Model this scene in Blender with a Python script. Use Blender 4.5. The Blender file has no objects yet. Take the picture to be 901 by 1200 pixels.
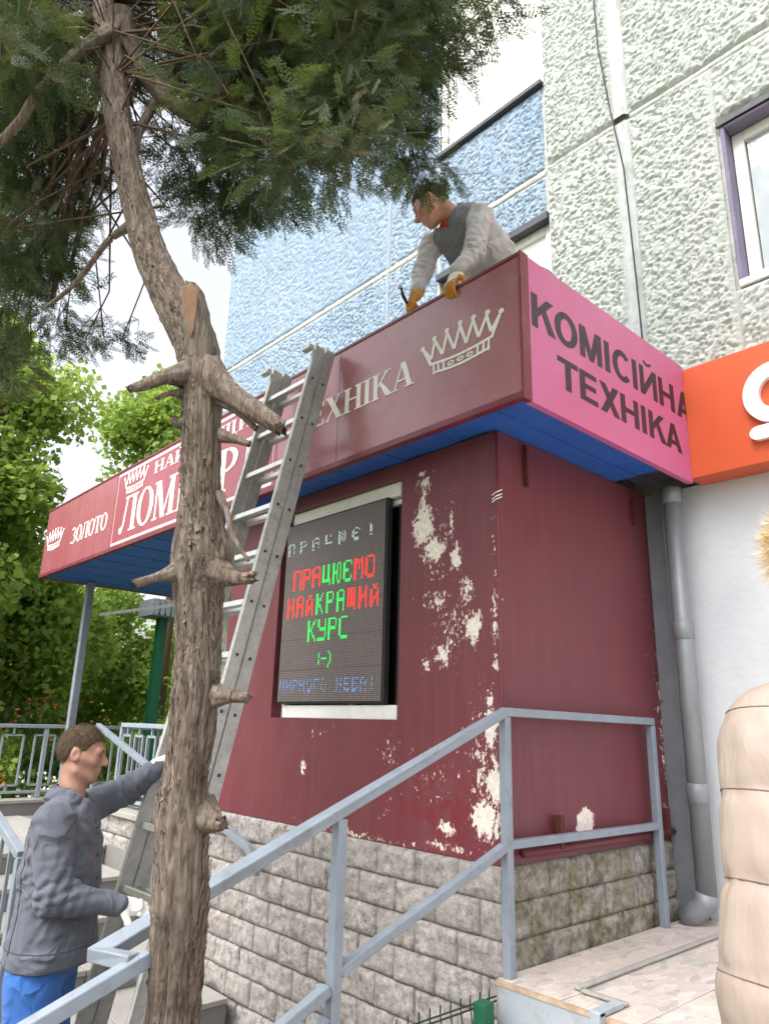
import bpy, bmesh, math, random
import numpy as np
from mathutils import Vector, Matrix

random.seed(7); RNG = np.random.default_rng(7)
scene = bpy.context.scene
COL = scene.collection
rad = math.radians

# ------------------------------------------------------------------ camera
cam_d = bpy.data.cameras.new('camera'); cam = bpy.data.objects.new('camera', cam_d); COL.objects.link(cam)
CAMP = Vector((2.107, -2.634, 1.545))
yaw, pit, rol = rad(-47.942), rad(16.393), rad(1.587)
fw = Vector((math.sin(yaw)*math.cos(pit), math.cos(yaw)*math.cos(pit), math.sin(pit)))
rt = Vector((math.cos(yaw), -math.sin(yaw), 0)); up = rt.cross(fw)
r2 = rt*math.cos(rol) + up*math.sin(rol); u2 = -rt*math.sin(rol) + up*math.cos(rol)
mw = Matrix((r2, u2, -fw)).transposed().to_4x4(); mw.translation = CAMP
cam.matrix_world = mw
cam_d.sensor_fit = 'VERTICAL'; cam_d.sensor_height = 36.0; cam_d.lens = 847.2/1200*36.0
cam_d.clip_start = 0.02; cam_d.clip_end = 2000
scene.camera = cam

# ------------------------------------------------------------------ sky, sun, exposure
SUN_EL, SUN_AZ = 55.0, 178.0       # azimuth clockwise from +Y (degrees) of the place the sun stands in
w = bpy.data.worlds.new('World'); scene.world = w; w.use_nodes = True
nt = w.node_tree; nt.nodes.clear()
sky = nt.nodes.new('ShaderNodeTexSky'); sky.sky_type = 'NISHITA'; sky.sun_disc = False
sky.sun_elevation = rad(SUN_EL); sky.sun_rotation = rad(SUN_AZ); sky.air_density = 1.0; sky.dust_density = 6.0; sky.ozone_density = 1.0
hs = nt.nodes.new('ShaderNodeHueSaturation'); hs.inputs['Saturation'].default_value = 0.28
bg = nt.nodes.new('ShaderNodeBackground'); bg.inputs['Strength'].default_value = 0.15
wo = nt.nodes.new('ShaderNodeOutputWorld')
nt.links.new(sky.outputs[0], hs.inputs['Color']); nt.links.new(hs.outputs[0], bg.inputs['Color']); nt.links.new(bg.outputs[0], wo.inputs[0])
sd = bpy.data.lights.new('sun', 'SUN'); sun = bpy.data.objects.new('sun', sd); COL.objects.link(sun)
sd.energy = 0.6; sd.angle = rad(25); sd.color = (1.0, 0.95, 0.88)
a, e = rad(SUN_AZ), rad(SUN_EL)
sdir = Vector((math.sin(a)*math.cos(e), math.cos(a)*math.cos(e), math.sin(e)))
sun.rotation_euler = sdir.to_track_quat('Z', 'Y').to_euler(); sun.location = (0, 0, 30)
vs = scene.view_settings
vs.view_transform = 'Standard'; vs.look = 'None'; vs.exposure = 1.5; vs.gamma = 1.0; vs.use_curve_mapping = False

# ------------------------------------------------------------------ helpers: numbers
def lin(h):
    if isinstance(h, str):
        h = [int(h[i:i+2], 16)/255 for i in (0, 2, 4)]
        h = [c/12.92 if c <= .04045 else ((c+.055)/1.055)**2.4 for c in h]
    return (h[0], h[1], h[2], 1.0)
def V(*a): return np.array(a, float)
def nrm(v):
    v = np.asarray(v, float); return v/np.linalg.norm(v)
def hash3(i, j, k, seed):
    n = (i.astype(np.int64)*374761393 + j.astype(np.int64)*668265263 + k.astype(np.int64)*2147483647 + seed*1274126177) & 0xffffffff
    n = ((n ^ (n >> 13))*1274126177) & 0xffffffff
    n = ((n ^ (n >> 16))*2246822519) & 0xffffffff
    return ((n ^ (n >> 15)) & 0xffffff)/float(0xffffff)
def vnoise(p, scale=1.0, seed=0):
    p = np.asarray(p, float)*scale
    i = np.floor(p).astype(np.int64); f = p - i; f = f*f*(3-2*f)
    x, y, z = i[..., 0], i[..., 1], i[..., 2]; fx, fy, fz = f[..., 0], f[..., 1], f[..., 2]
    def h(a, b, c): return hash3(x+a, y+b, z+c, seed)
    c00 = h(0,0,0)*(1-fx)+h(1,0,0)*fx; c10 = h(0,1,0)*(1-fx)+h(1,1,0)*fx
    c01 = h(0,0,1)*(1-fx)+h(1,0,1)*fx; c11 = h(0,1,1)*(1-fx)+h(1,1,1)*fx
    return (c00*(1-fy)+c10*fy)*(1-fz) + (c01*(1-fy)+c11*fy)*fz - .5
def fbm(p, scale=1.0, octv=3, seed=0):
    s = 0; a = 1.0
    for o in range(octv):
        s = s + a*vnoise(p, scale*2**o, seed+o*17); a *= .5
    return s

# ------------------------------------------------------------------ helpers: objects
WL = {}
def put(o, parent):
    COL.objects.link(o)
    if parent is not None:
        o.parent = parent
def tag(o, label=None, cat=None, group=None, kind=None):
    if label: o['label'] = label
    if cat: o['category'] = cat
    if group: o['group'] = group
    if kind: o['kind'] = kind
    return o
def thing(name, loc, label, cat, group=None):
    o = bpy.data.objects.new(name, None); o.empty_display_size = .1
    COL.objects.link(o); o.location = loc; WL[o.name] = np.array(loc, float)
    return tag(o, label, cat, group)
def base_of(parent):
    return WL.get(parent.name, np.zeros(3)) if parent is not None else np.zeros(3)
def raw_mesh(name, v, f, smooth=False):
    me = bpy.data.meshes.new(name)
    v = np.asarray(v, np.float32)
    if isinstance(f, np.ndarray) and f.ndim == 2:
        n, k = f.shape
        me.vertices.add(len(v)); me.vertices.foreach_set('co', v.ravel())
        me.loops.add(n*k); me.loops.foreach_set('vertex_index', f.astype(np.int32).ravel())
        me.polygons.add(n); me.polygons.foreach_set('loop_start', np.arange(0, n*k, k, dtype=np.int32))
        me.update(calc_edges=True); me.validate()
    else:
        me.from_pydata([tuple(float(c) for c in q) for q in v], [], [tuple(int(i) for i in q) for q in f]); me.update()
    if smooth:
        me.polygons.foreach_set('use_smooth', np.ones(len(me.polygons), bool))
    return me
def mobj(name, v, f, mat, parent=None, smooth=False, loc=None, bevel=0.0):
    """world-space vertices -> an object (child of parent when given)"""
    v = np.asarray(v, float)
    if parent is not None: org = base_of(parent)
    else: org = np.zeros(3) if loc is None else np.array(loc, float)
    me = raw_mesh(name, v - org, f, smooth)
    me.materials.append(mat)
    o = bpy.data.objects.new(name, me); put(o, parent)
    if parent is None: o.location = org
    WL[o.name] = org
    if bevel:
        m = o.modifiers.new('bevel', 'BEVEL'); m.width = bevel; m.segments = 2; m.limit_method = 'ANGLE'; m.angle_limit = rad(40)
    return o

class MB:
    def __init__(self): self.v = []; self.f = []
    def add(self, vs, fs):
        o = len(self.v); self.v += [tuple(map(float, q)) for q in vs]; self.f += [tuple(i+o for i in q) for q in fs]; return self
    def box(self, a, b):
        x0, y0, z0 = a; x1, y1, z1 = b
        return self.add([(x0,y0,z0),(x1,y0,z0),(x1,y1,z0),(x0,y1,z0),(x0,y0,z1),(x1,y0,z1),(x1,y1,z1),(x0,y1,z1)],
            [(0,3,2,1),(4,5,6,7),(0,1,5,4),(1,2,6,5),(2,3,7,6),(3,0,4,7)])
    def bar(self, p, q, w, h, upv=(0,0,1)):
        p, q = V(*p), V(*q); d = nrm(q-p); u = np.array(upv, float)
        s = np.cross(d, u)
        if np.linalg.norm(s) < 1e-6: s = np.cross(d, (1,0,0))
        s = nrm(s); u = np.cross(s, d); s = s*w/2; u = u*h/2
        return self.add([p-s-u,p+s-u,p+s+u,p-s+u,q-s-u,q+s-u,q+s+u,q-s+u],
            [(0,3,2,1),(4,5,6,7),(0,1,5,4),(1,2,6,5),(2,3,7,6),(3,0,4,7)][::1])
    def rail(self, pts, w, h, upv=(0,0,1)):
        """square bar swept along a polyline with mitred joints"""
        P = [V(*p) for p in pts]; n = len(P); rings = []
        for i in range(n):
            d0 = nrm(P[i]-P[i-1]) if i else nrm(P[1]-P[0]); d1 = nrm(P[i+1]-P[i]) if i < n-1 else d0
            t = nrm(d0+d1); k = 1/max(.45, float(np.dot(t, d1)))
            u = np.array(upv, float); s = nrm(np.cross(t, u)); uu = nrm(np.cross(s, t))
            # stretch whichever axis the bend lies in
            bend = d1-d0
            ks = k if abs(np.dot(bend, s)) > abs(np.dot(bend, uu)) else 1; ku = k if ks == 1 else 1
            rings.append([P[i]-s*w/2*ks-uu*h/2*ku, P[i]+s*w/2*ks-uu*h/2*ku, P[i]+s*w/2*ks+uu*h/2*ku, P[i]-s*w/2*ks+uu*h/2*ku])
        vs = [q for r in rings for q in r]; fs = [(0,3,2,1)]
        for i in range(n-1):
            for k in range(4):
                fs.append((i*4+k, i*4+(k+1)%4, (i+1)*4+(k+1)%4, (i+1)*4+k))
        fs.append(tuple((n-1)*4+k for k in range(4)))
        return self.add(vs, fs)
    def tube(self, pts, r, n=10, caps=True):
        P = [V(*p) for p in pts]; R = r if hasattr(r, '__len__') else [r]*len(P)
        ref = V(0,0,1) if abs(nrm(P[1]-P[0])[2]) < .9 else V(1,0,0); vs = []
        for i in range(len(P)):
            d = nrm((P[i+1] if i < len(P)-1 else P[i]) - (P[i-1] if i else P[i]))
            s = nrm(np.cross(d, ref)); u = np.cross(s, d); ref = u
            for k in range(n):
                a = 2*math.pi*k/n; vs.append(P[i] + (s*math.cos(a)+u*math.sin(a))*R[i])
        fs = [(i*n+k, (i+1)*n+k, (i+1)*n+(k+1)%n, i*n+(k+1)%n) for i in range(len(P)-1) for k in range(n)]
        if caps:
            fs.append(tuple(range(n))); fs.append(tuple((len(P)-1)*n+k for k in reversed(range(n))))
        return self.add(vs, fs)
    def poly(self, pts, org, U, W, depth, off=0.0):
        """2-D polygon (list of (a,b)) in frame org,U,W extruded along N=UxW by depth, starting at off"""
        org, U, W = V(*org), V(*U), V(*W); N = np.cross(U, W); n = len(pts)
        area = sum(pts[i][0]*pts[(i+1)%n][1]-pts[(i+1)%n][0]*pts[i][1] for i in range(n))
        if area < 0: pts = pts[::-1]
        a = [org+U*p+W*q+N*off for p, q in pts]; b = [x+N*depth for x in a]
        fs = [tuple(reversed(range(n))), tuple(range(n, 2*n))]+[(i, (i+1)%n, n+(i+1)%n, n+i) for i in range(n)]
        return self.add(a+b, fs)
    def build(self, name, mat, parent=None, smooth=False, loc=None, bevel=0.0):
        if parent is None and loc is None:
            A = np.array(self.v); loc = ((A[:,0].min()+A[:,0].max())/2, (A[:,1].min()+A[:,1].max())/2, A[:,2].min())
        return mobj(name, np.array(self.v), self.f, mat, parent, smooth, loc, bevel)
def box_obj(name, a, b, mat, parent=None, bevel=0.0, loc=None):
    return MB().box(a, b).build(name, mat, parent, bevel=bevel, loc=loc)

# ------------------------------------------------------------------ helpers: materials
class Mat:
    def __init__(self, name):
        self.m = bpy.data.materials.new(name); self.m.use_nodes = True
        self.t = self.m.node_tree; self.b = self.t.nodes['Principled BSDF']
    def n(self, typ, **kw):
        nd = self.t.nodes.new('ShaderNode'+typ)
        for k, v in kw.items():
            if k in nd.inputs: self.set(nd.inputs[k], v)
            else: setattr(nd, k, v)
        return nd
    def set(self, sock, v):
        if isinstance(v, bpy.types.NodeSocket): self.t.links.new(v, sock)
        elif isinstance(v, bpy.types.Node): self.t.links.new(v.outputs[0], sock)
        else: sock.default_value = v
    def math(self, op, a, b=0.0, c=0.0, clamp=False):
        nd = self.t.nodes.new('ShaderNodeMath'); nd.operation = op; nd.use_clamp = clamp
        self.set(nd.inputs[0], a); self.set(nd.inputs[1], b)
        if len(nd.inputs) > 2: self.set(nd.inputs[2], c)
        return nd.outputs[0]
    def mix(self, fac, a, b, blend='MIX'):
        nd = self.t.nodes.new('ShaderNodeMix'); nd.data_type = 'RGBA'; nd.blend_type = blend
        self.set(nd.inputs[0], fac); self.set(nd.inputs[6], a); self.set(nd.inputs[7], b); return nd.outputs[2]
    def noise(self, scale, detail=4, rough=.55, vec=None, dist=0.0):
        nd = self.t.nodes.new('ShaderNodeTexNoise'); nd.inputs['Scale'].default_value = scale; nd.inputs['Detail'].default_value = detail
        nd.inputs['Roughness'].default_value = rough; nd.inputs['Distortion'].default_value = dist
        self.set(nd.inputs['Vector'], vec if vec is not None else self.pos()); return nd.outputs[0]
    def voro(self, scale, vec=None, feature='F1'):
        nd = self.t.nodes.new('ShaderNodeTexVoronoi'); nd.feature = feature; nd.inputs['Scale'].default_value = scale
        self.set(nd.inputs['Vector'], vec if vec is not None else self.pos()); return nd.outputs[0]
    def pos(self):
        if not hasattr(self, '_p'):
            self._p = self.t.nodes.new('ShaderNodeTexCoord').outputs['Object']
        return self._p
    def wpos(self):
        if not hasattr(self, '_w'): self._w = self.t.nodes.new('ShaderNodeNewGeometry').outputs['Position']
        return self._w
    def scaled(self, s, vec=None):
        nd = self.t.nodes.new('ShaderNodeMapping'); self.set(nd.inputs['Vector'], vec if vec is not None else self.pos()); nd.inputs['Scale'].default_value = s
        return nd.outputs[0]
    def ramp(self, fac, stops):
        nd = self.t.nodes.new('ShaderNodeValToRGB'); self.set(nd.inputs[0], fac); el = nd.color_ramp.elements
        while len(el) < len(stops): el.new(.5)
        for e_, (p, c) in zip(el, stops): e_.position = p; e_.color = c if len(c) == 4 else lin(c)
        return nd.outputs[0]
    def rmp(self, fac, lo, hi):
        return self.n('MapRange', **{'Value': fac, 'From Min': lo, 'From Max': hi}).outputs[0]
    def bump(self, h, strength=.5, dist=.01, normal=None):
        nd = self.t.nodes.new('ShaderNodeBump'); nd.inputs['Strength'].default_value = strength; nd.inputs['Distance'].default_value = dist
        self.set(nd.inputs['Height'], h)
        if normal is not None: self.set(nd.inputs['Normal'], normal)
        return nd.outputs[0]
    def out(self, **kw):
        for k, v in kw.items():
            self.set(self.b.inputs[{'col':'Base Color','rough':'Roughness','metal':'Metallic','norm':'Normal','spec':'Specular IOR Level','em':'Emission Color','es':'Emission Strength','coat':'Coat Weight','trans':'Transmission Weight','alpha':'Alpha','sss':'Subsurface Weight','sheen':'Sheen Weight'}[k]], v)
        return self.m

def plain(name, c1, c2=None, rough=.6, ns=6.0, bump=.15, bs=60.0, bd=.004, metal=0.0, spec=.5, sx=(1,1,1), rvar=.12, dirt=None, dirtamt=.4):
    """paint-like material: two mottled tones, fine relief, uneven gloss, optional dirt"""
    M = Mat(name); v = M.scaled(sx)
    n1 = M.noise(ns, 6, .6, v); c = M.mix(M.rmp(n1, .3, .7), lin(c1), lin(c2 or c1))
    if dirt:
        n3 = M.noise(ns*2.7, 8, .7, v); c = M.mix(M.math('MULTIPLY', M.rmp(n3, .52, .72), dirtamt, clamp=True), c, lin(dirt))
    n2 = M.noise(bs, 5, .6, v)
    r = M.math('ADD', M.math('MULTIPLY', M.noise(ns*3, 4), rvar*2), rough-rvar)
    return M.out(col=c, rough=r, metal=metal, spec=spec, norm=M.bump(n2, bump, bd))

# ------------------------------------------------------------------ materials
def wall_paint():
    M = Mat('maroon_wall_paint'); w = M.wpos()
    s = M.n('SeparateXYZ', Vector=w); X, Y, Z = s.outputs
    def blob(H, h0, z0, rh, rz):
        a = M.math('DIVIDE', M.math('SUBTRACT', H, h0), rh); b = M.math('DIVIDE', M.math('SUBTRACT', Z, z0), rz)
        d = M.math('SQRT', M.math('ADD', M.math('MULTIPLY', a, a), M.math('MULTIPLY', b, b)))
        return M.math('SUBTRACT', 1.0, d, clamp=True)
    front = M.math('LESS_THAN', Y, .03)
    acc = None
    for h, z, rh, rz, k in [(-.50,2.56,.13,.20,1.15),(-.42,2.42,.16,.12,1.0),(-.50,2.80,.10,.14,.75),(-.27,2.36,.08,.14,.9),(-.30,2.55,.03,.2,.8),
            (-.40,2.16,.20,.12,.68),(-.20,2.18,.10,.12,.75),(-.16,2.0,.09,.14,1.05),(-.36,1.88,.10,.10,.85),(-.47,1.84,.08,.08,.7),
            (-.06,1.55,.07,.25,.9),(-.05,1.30,.10,.20,1.0),(-.10,1.16,.14,.14,1.1),(-.33,1.10,.09,.05,1.0),(-.72,1.40,.14,.16,.5),(-1.45,1.30,.05,.10,.75),
            (-.72,1.15,.14,.14,.42),(-1.3,1.5,.6,.1,.32),(-.3,1.02,.4,.05,.55),(-1.0,1.0,1.2,.05,.5),(-.03,2.0,.05,.9,.5),(-.42,2.45,.30,.55,.46),(-.30,2.0,.26,.30,.52),(-.12,1.4,.20,.6,.5),(-.4,1.3,.4,.3,.36),(-.50,2.7,.05,.25,.8)]:
        b = M.math('MULTIPLY', blob(X, h, z, rh, rz), k); acc = b if acc is None else M.math('MAXIMUM', acc, b)
    acc = M.math('MULTIPLY', acc, front)
    side = M.math('GREATER_THAN', Y, .02)
    for h, z, rh, rz, k in [(.62,1.12,.10,.085,2.2),(1.44,1.6,.09,1.0,.52),(1.40,1.1,.14,.25,.5)]:
        acc = M.math('MAXIMUM', acc, M.math('MULTIPLY', M.math('MULTIPLY', blob(Y, h, z, rh, rz), k), side))
    n = M.math('ADD', M.math('MULTIPLY', M.noise(20, 9, .68, w, .4), .5), M.math('MULTIPLY', M.noise(62, 7, .68, M.scaled((1,1,.6), w), .3), .5))
    t = M.math('ADD', n, M.math('MULTIPLY', M.math('MINIMUM', acc, .98), .315))
    peel = M.rmp(t, .668, .676)
    edge = M.math('MULTIPLY', M.rmp(t, .63, .668), .4)
    red = M.math('MULTIPLY', M.math('MULTIPLY', M.math('MAXIMUM', blob(X, -.35, 1.2, .55, .28), M.math('MULTIPLY', blob(X, -.22, 2.62, .1, .2), .8)), front), M.rmp(M.noise(9, 6, .7, w), .45, .6))
    big = M.noise(1.7, 5, .6, w); st = M.noise(3, 6, .6, M.scaled((6,6,.5), w))
    c = M.mix(M.rmp(big, .3, .7), lin('602831'), lin('6d363d'))
    c = M.mix(M.math('MULTIPLY', M.rmp(st, .45, .75), .30), c, lin('75494d'))
    c = M.mix(M.math('MULTIPLY', red, .85, clamp=True), c, lin('74121f'))
    c = M.mix(edge, c, lin('a06a70'))
    dust = M.rmp(M.noise(60, 4, .7, w), .66, .72)
    c = M.mix(M.math('MULTIPLY', dust, .35), c, lin('b08a8c'))
    under = M.mix(M.rmp(M.noise(40, 4, .6, w), .35, .7), lin('e6e0d8'), lin('cbbfb3'))
    c = M.mix(peel, c, under)
    h = M.math('ADD', M.math('MULTIPLY', M.noise(45, 5, .6, w), .25), M.math('MULTIPLY', peel, -1.0))
    r = M.math('ADD', .46, M.math('MULTIPLY', peel, .45))
    return M.out(col=c, rough=M.math('ADD', r, M.math('MULTIPLY', M.rmp(big, .3, .7), .1)), norm=M.bump(h, .55, .003), spec=.4)
m_wall = wall_paint()

def stone_mat(name, moss):
    M = Mat(name); w = M.wpos(); oi = M.t.nodes.new('ShaderNodeObjectInfo')
    n = M.noise(30, 8, .7, w); n2 = M.noise(5, 5, .6, w)
    c = M.ramp(n, [(.30, '5a5857'), (.43, '8b8887'), (.56, 'a9a6a5'), (.72, 'cccac9')])
    tone = M.mix(oi.outputs['Random'], lin('f0ebe6'), lin('f7f5f0')); c = M.mix(.85, c, tone, 'MULTIPLY')
    c = M.mix(M.rmp(n2, .35, .7), c, M.mix(.6, c, lin('9c9690')))
    if moss:
        mm = M.math('MULTIPLY', M.rmp(M.noise(7, 7, .7, w), .36, .62), moss)
        c = M.mix(mm, c, M.mix(M.rmp(n, .35, .65), lin('3e3a1c'), lin('77704a')))
    return M.out(col=c, rough=.92, spec=.2, norm=M.bump(M.math('ADD', n, M.math('MULTIPLY', M.noise(90, 4, .6, w), .4)), .9, .012))
m_stone = stone_mat('split_stone', 0); m_stone_moss = stone_mat('split_stone_mossy', .75)

def stucco_mat(name, c1, c2, c3):
    M = Mat(name); w = M.wpos()
    big = M.noise(.9, 5, .6, w); st = M.noise(2.2, 6, .65, M.scaled((4,4,.35), w))
    c = M.mix(M.rmp(big, .3, .7), lin(c1), lin(c2)); c = M.mix(M.math('MULTIPLY', M.rmp(st, .5, .75), .55), c, lin(c3))
    f = M.noise(70, 6, .7, w); c = M.mix(M.math('MULTIPLY', M.rmp(f, .56, .70), .55), c, lin('3e4142'))
    return M.out(col=c, rough=.95, spec=.15, norm=M.bump(f, .8, .012))
m_blue = stucco_mat('blue_roughcast', '8fa3b9', '9bacc0', 'b0bcc8')
m_green = stucco_mat('pale_green_roughcast', 'b4bbb6', 'bec3bf', 'cacbc7')
m_mortar = plain('seam_mortar', 'a9aba6', 'c2c3bd', .9, 8, .6, 50, .01, dirt='3f423c', dirtamt=.75)
m_seamgrey = plain('grey_seam_cement', 'a3a8aa', 'bfc3c2', .9, 5, .5, 40, .01, sx=(1,1,.5), dirt='70756f', dirtamt=.6)
m_white = plain('white_plaster', 'c6cbd2', 'd2d6db', .8, 2.5, .45, 28, .006, dirt='b9c0c8', dirtamt=.35)
m_pvc = plain('white_plastic_frame', 'e4e4e0', 'd6d6d2', .4, 5, .05, 50, dirt='9a968e', dirtamt=.25)
m_purple = plain('reveal_paint', '6f6882', '7f7990', .85, 8, .5, 50, .01)
m_darkedge = plain('dark_sill_metal', '2f2f38', '45454c', .6, 9, .2)
m_skypane = plain('sky_white_pane', 'f0f0ee', 'e2e2e0', .8, 3, .2, 10, .02, sx=(6,6,.4))  # white panes put the sky's reflection into the colour; curtain-like folds in relief
def glass_mat(name, col, rough=.03):
    M = Mat(name); n = M.noise(.8, 3, .5, M.wpos())
    return M.out(col=lin(col), rough=rough, spec=1.0, coat=.6, norm=M.bump(n, .06, .05))
m_glass = glass_mat('window_glass', 'aeb6bc'); m_dglass = glass_mat('dark_window_glass', '15120f')
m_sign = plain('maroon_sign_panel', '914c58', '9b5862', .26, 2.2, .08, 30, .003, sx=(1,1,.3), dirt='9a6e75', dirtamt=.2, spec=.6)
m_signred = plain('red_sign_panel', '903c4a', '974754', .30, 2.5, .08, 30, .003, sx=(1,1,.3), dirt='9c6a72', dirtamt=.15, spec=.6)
m_signhaze = plain('hazed_maroon_sign_panel', '9a606a', 'a46d75', .26, 2.2, .08, 30, .003, sx=(1,1,.3), dirt='a87e84', dirtamt=.25, spec=.6)  # lighter maroon: sky haze on the glossy sign painted into its right-hand panels
m_trim = plain('maroon_trim', '672030', '742a38', .42, 5, .1, 40, .003, dirt='8d6d6d', dirtamt=.3)
m_pink = plain('pink_sign_panel', 'bb5f8b', 'c26a94', .45, 1.5, .06, 30, .002, dirt='c0568c', dirtamt=.3)
m_black = plain('black_sign_letters', '2a1a26', '33212c', .5, 12, .1)
m_letter = plain('cream_sign_letters', 'f6f3f0', 'e8e2de', .5, 14, .1, dirt='9a5a66', dirtamt=.2)
m_soffit = plain('blue_soffit', '2357aa', '2a60b4', .45, 4, .08, 30, .003, dirt='16336c', dirtamt=.5)
m_orange = plain('orange_sign_panel', 'c7532c', 'cc5b34', .45, 1.5, .05, 25, .002)
m_signwhite = plain('white_sign_letter', 'f2f2f2', 'e8e8ea', .4, 4, .03)
m_rust = plain('rusty_bracket', '4a1c1c', '5f2a20', .85, 18, .4)
m_railp = plain('blue_grey_rail_paint', '76808b', '828b96', .45, 7, .2, 45, .002, dirt='5f5a55', dirtamt=.5, spec=.5)
m_railw = plain('pale_grey_rail_paint', '87929b', '949ea6', .45, 9, .15, 45, .002, dirt='7b8084', dirtamt=.3)
m_alu = plain('weathered_aluminium', 'a2a3a1', 'b8b8b4', .45, 14, .2, 90, .002, metal=.45, dirt='6c6a66', dirtamt=.6)
m_rung = plain('rung_aluminium', 'c2c2be', 'd2d2ce', .32, 14, .1, 90, .002, metal=.8, dirt='8a8880', dirtamt=.4)
m_zinc = plain('zinc_downpipe', '7d8185', '8d9195', .5, 8, .12, 40, .003, metal=.35, sx=(1,1,.25), dirt='6a6e72', dirtamt=.5)
m_rubber = plain('black_plastic', '202022', '2c2c2e', .7, 20, .2)
m_conc = plain('concrete', '8d8a85', '9d9a94', .9, 4, .5, 35, .008, dirt='6a6862', dirtamt=.5)
m_greyplate = plain('grey_painted_plate', '8f99a2', '9ea6ac', .5, 4, .15, 30, .003, dirt='7a6a50', dirtamt=.55)
m_tread = plain('step_tile', '6f6d6b', '7d7b78', .7, 6, .2, 30, .003, dirt='6e6c68', dirtamt=.4)
m_treadl = plain('step_tread_tile', '8d8a85', '9a9792', .7, 6, .2, 30, .003, dirt='8e8b86', dirtamt=.4)
m_greenp = plain('green_painted_steel', '12543a', '185f44', .45, 8, .1)
m_wire = plain('dark_green_wire', '1c2a24', '28382f', .6, 20, .1)
m_soil = plain('trodden_soil', '5d544a', '70665a', .97, 3, .8, 22, .03, dirt='3f3a30', dirtamt=.6)
m_paving = plain('paving', '8a8782', '989590', .92, 3, .5, 25, .006, dirt='6c6862', dirtamt=.5)
def grass_mat():
    M = Mat('lawn'); n = M.noise(3, 6, .7, M.wpos()); n2 = M.noise(40, 5, .7, M.wpos())
    return M.out(col=M.mix(M.rmp(n, .3, .7), lin('4f6a2a'), M.mix(n2, lin('6c7f38'), lin('5a5436'))), rough=.95, norm=M.bump(n2, .9, .05))
m_lawn = grass_mat()
def tile_mat():
    M = Mat('mosaic_print_tile'); w = M.wpos(); oi = M.t.nodes.new('ShaderNodeObjectInfo')
    vn = M.t.nodes.new('ShaderNodeTexVoronoi'); vn.inputs['Scale'].default_value = 1.0; M.set(vn.inputs['Vector'], M.scaled((34, 15, 10), w))
    sp = M.n('SeparateColor', Color=vn.outputs['Color'])
    c = M.ramp(sp.outputs[0], [(0, 'c0b5af'), (.3, 'b8aaa4'), (.5, 'b3aba6'), (.62, '9d9a9b'), (.8, 'beb3a6'), (1, 'c8bfb9')])
    ve = M.t.nodes.new('ShaderNodeTexVoronoi'); ve.feature = 'DISTANCE_TO_EDGE'; ve.inputs['Scale'].default_value = 1.0; M.set(ve.inputs['Vector'], M.scaled((34, 15, 10), w))
    c = M.mix(M.math('MULTIPLY', M.math('LESS_THAN', ve.outputs['Distance'], .05), .35), c, lin('cfc7c1'))
    c = M.mix(M.math('MULTIPLY', M.rmp(M.noise(18, 7, .7, w), .5, .75), .4), c, lin('a89c94'))
    c = M.mix(M.math('MULTIPLY', oi.outputs['Random'], .12), c, lin('b8aca4'))
    return M.out(col=c, rough=.5, norm=M.bump(M.noise(60, 4, .6, w), .15, .002))
m_tile = tile_mat()

# ------------------------------------------------------------------ setting: ground
GZ = -0.25
gv, gf = [], []
ground = mobj('ground', [(-400,-400,GZ),(400,-400,GZ),(400,400,GZ),(-400,400,GZ)], [(0,1,2,3)], m_lawn); tag(ground, kind='structure')
soil = mobj('soil_strip', [(-3.0,-4.5,GZ+.004),(.42,-4.5,GZ+.004),(.42,0,GZ+.004),(-3.0,0,GZ+.004)], [(0,1,2,3)], m_soil); tag(soil, kind='structure')
paving = MB().box((.42,-6,GZ+.008),(6,-1.6,0.0)).build('paving', m_paving); tag(paving, kind='structure')

# stair landing on the right with tiles
landing = MB().box((.03,-.10,GZ+.008),(4.2,1.55,.588)).build('stair_landing', m_conc); tag(landing, kind='structure')
lt = MB().box((0,0,0),(.296,.296,.012)); tmesh = raw_mesh('tile', np.array(lt.v), lt.f); tmesh.materials.append(m_tile)
LB = base_of(landing)
for i in range(14):
    for j in range(6):
        x, y = .032+i*.3, -.098+j*.275
        o = bpy.data.objects.new('tile', tmesh); o.location = Vector((x, y, .588+random.uniform(0,.0012)))-Vector(LB); put(o, landing); o.scale = (1,.92,1)
fp = MB().box((.05,-.112,.44),(4.2,-.1025,.585)).build('edge_plate', m_greyplate, landing)
MB().box((.035,-.116,.585),(4.2,-.1,.6)).build('edge_strip', plain('rusty_edge_strip', 'b9a892', '8f7458', .7, 20, .2), landing)
steps = MB()
for k in range(3):
    z = .45-.15*k; steps.box((.12, -.1025-.5*(k+1), GZ+.01), (4.2, -.113-.5*k if k == 0 else -.1025-.5*k, z-.012))
steps = steps.build('entrance_steps', m_conc); tag(steps, kind='structure'); SB = base_of(steps)
tm2 = raw_mesh('tile', np.array(MB().box((0,0,0),(.296,.49,.012)).v), MB().box((0,0,0),(.296,.49,.012)).f); tm2.materials.append(m_tile)
for k in range(3):
    for i in range(13):
        o = bpy.data.objects.new('tile', tm2); o.location = Vector((.125+i*.3, -.1025-.5*(k+1)+.004, .45-.15*k-.012))-Vector(SB); put(o, steps)

# pram-ramp frame lying on the landing
fr = thing('ramp_frame', (.3,.3,.6), 'bent grey tube frame lying on the landing tiles', 'tube frame')
MB().rail([(.31,1.3,.610),(.31,.03,.610)], .030, .014).build('long_tube', m_conc, fr, bevel=.006)
MB().rail([(.335,.03,.610),(.52,.03,.610)], .030, .013).build('cross_tube', m_conc, fr, bevel=.006)
MB().bar((.5,-.135,.62),(.5,-.135,.2), .04, .04).build('upright', m_greyplate, fr, bevel=.004)
MB().bar((.5,.008,.613),(.5,-.15,.613), .04, .018).build('hinge_plate', m_greyplate, fr, bevel=.003)

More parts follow.
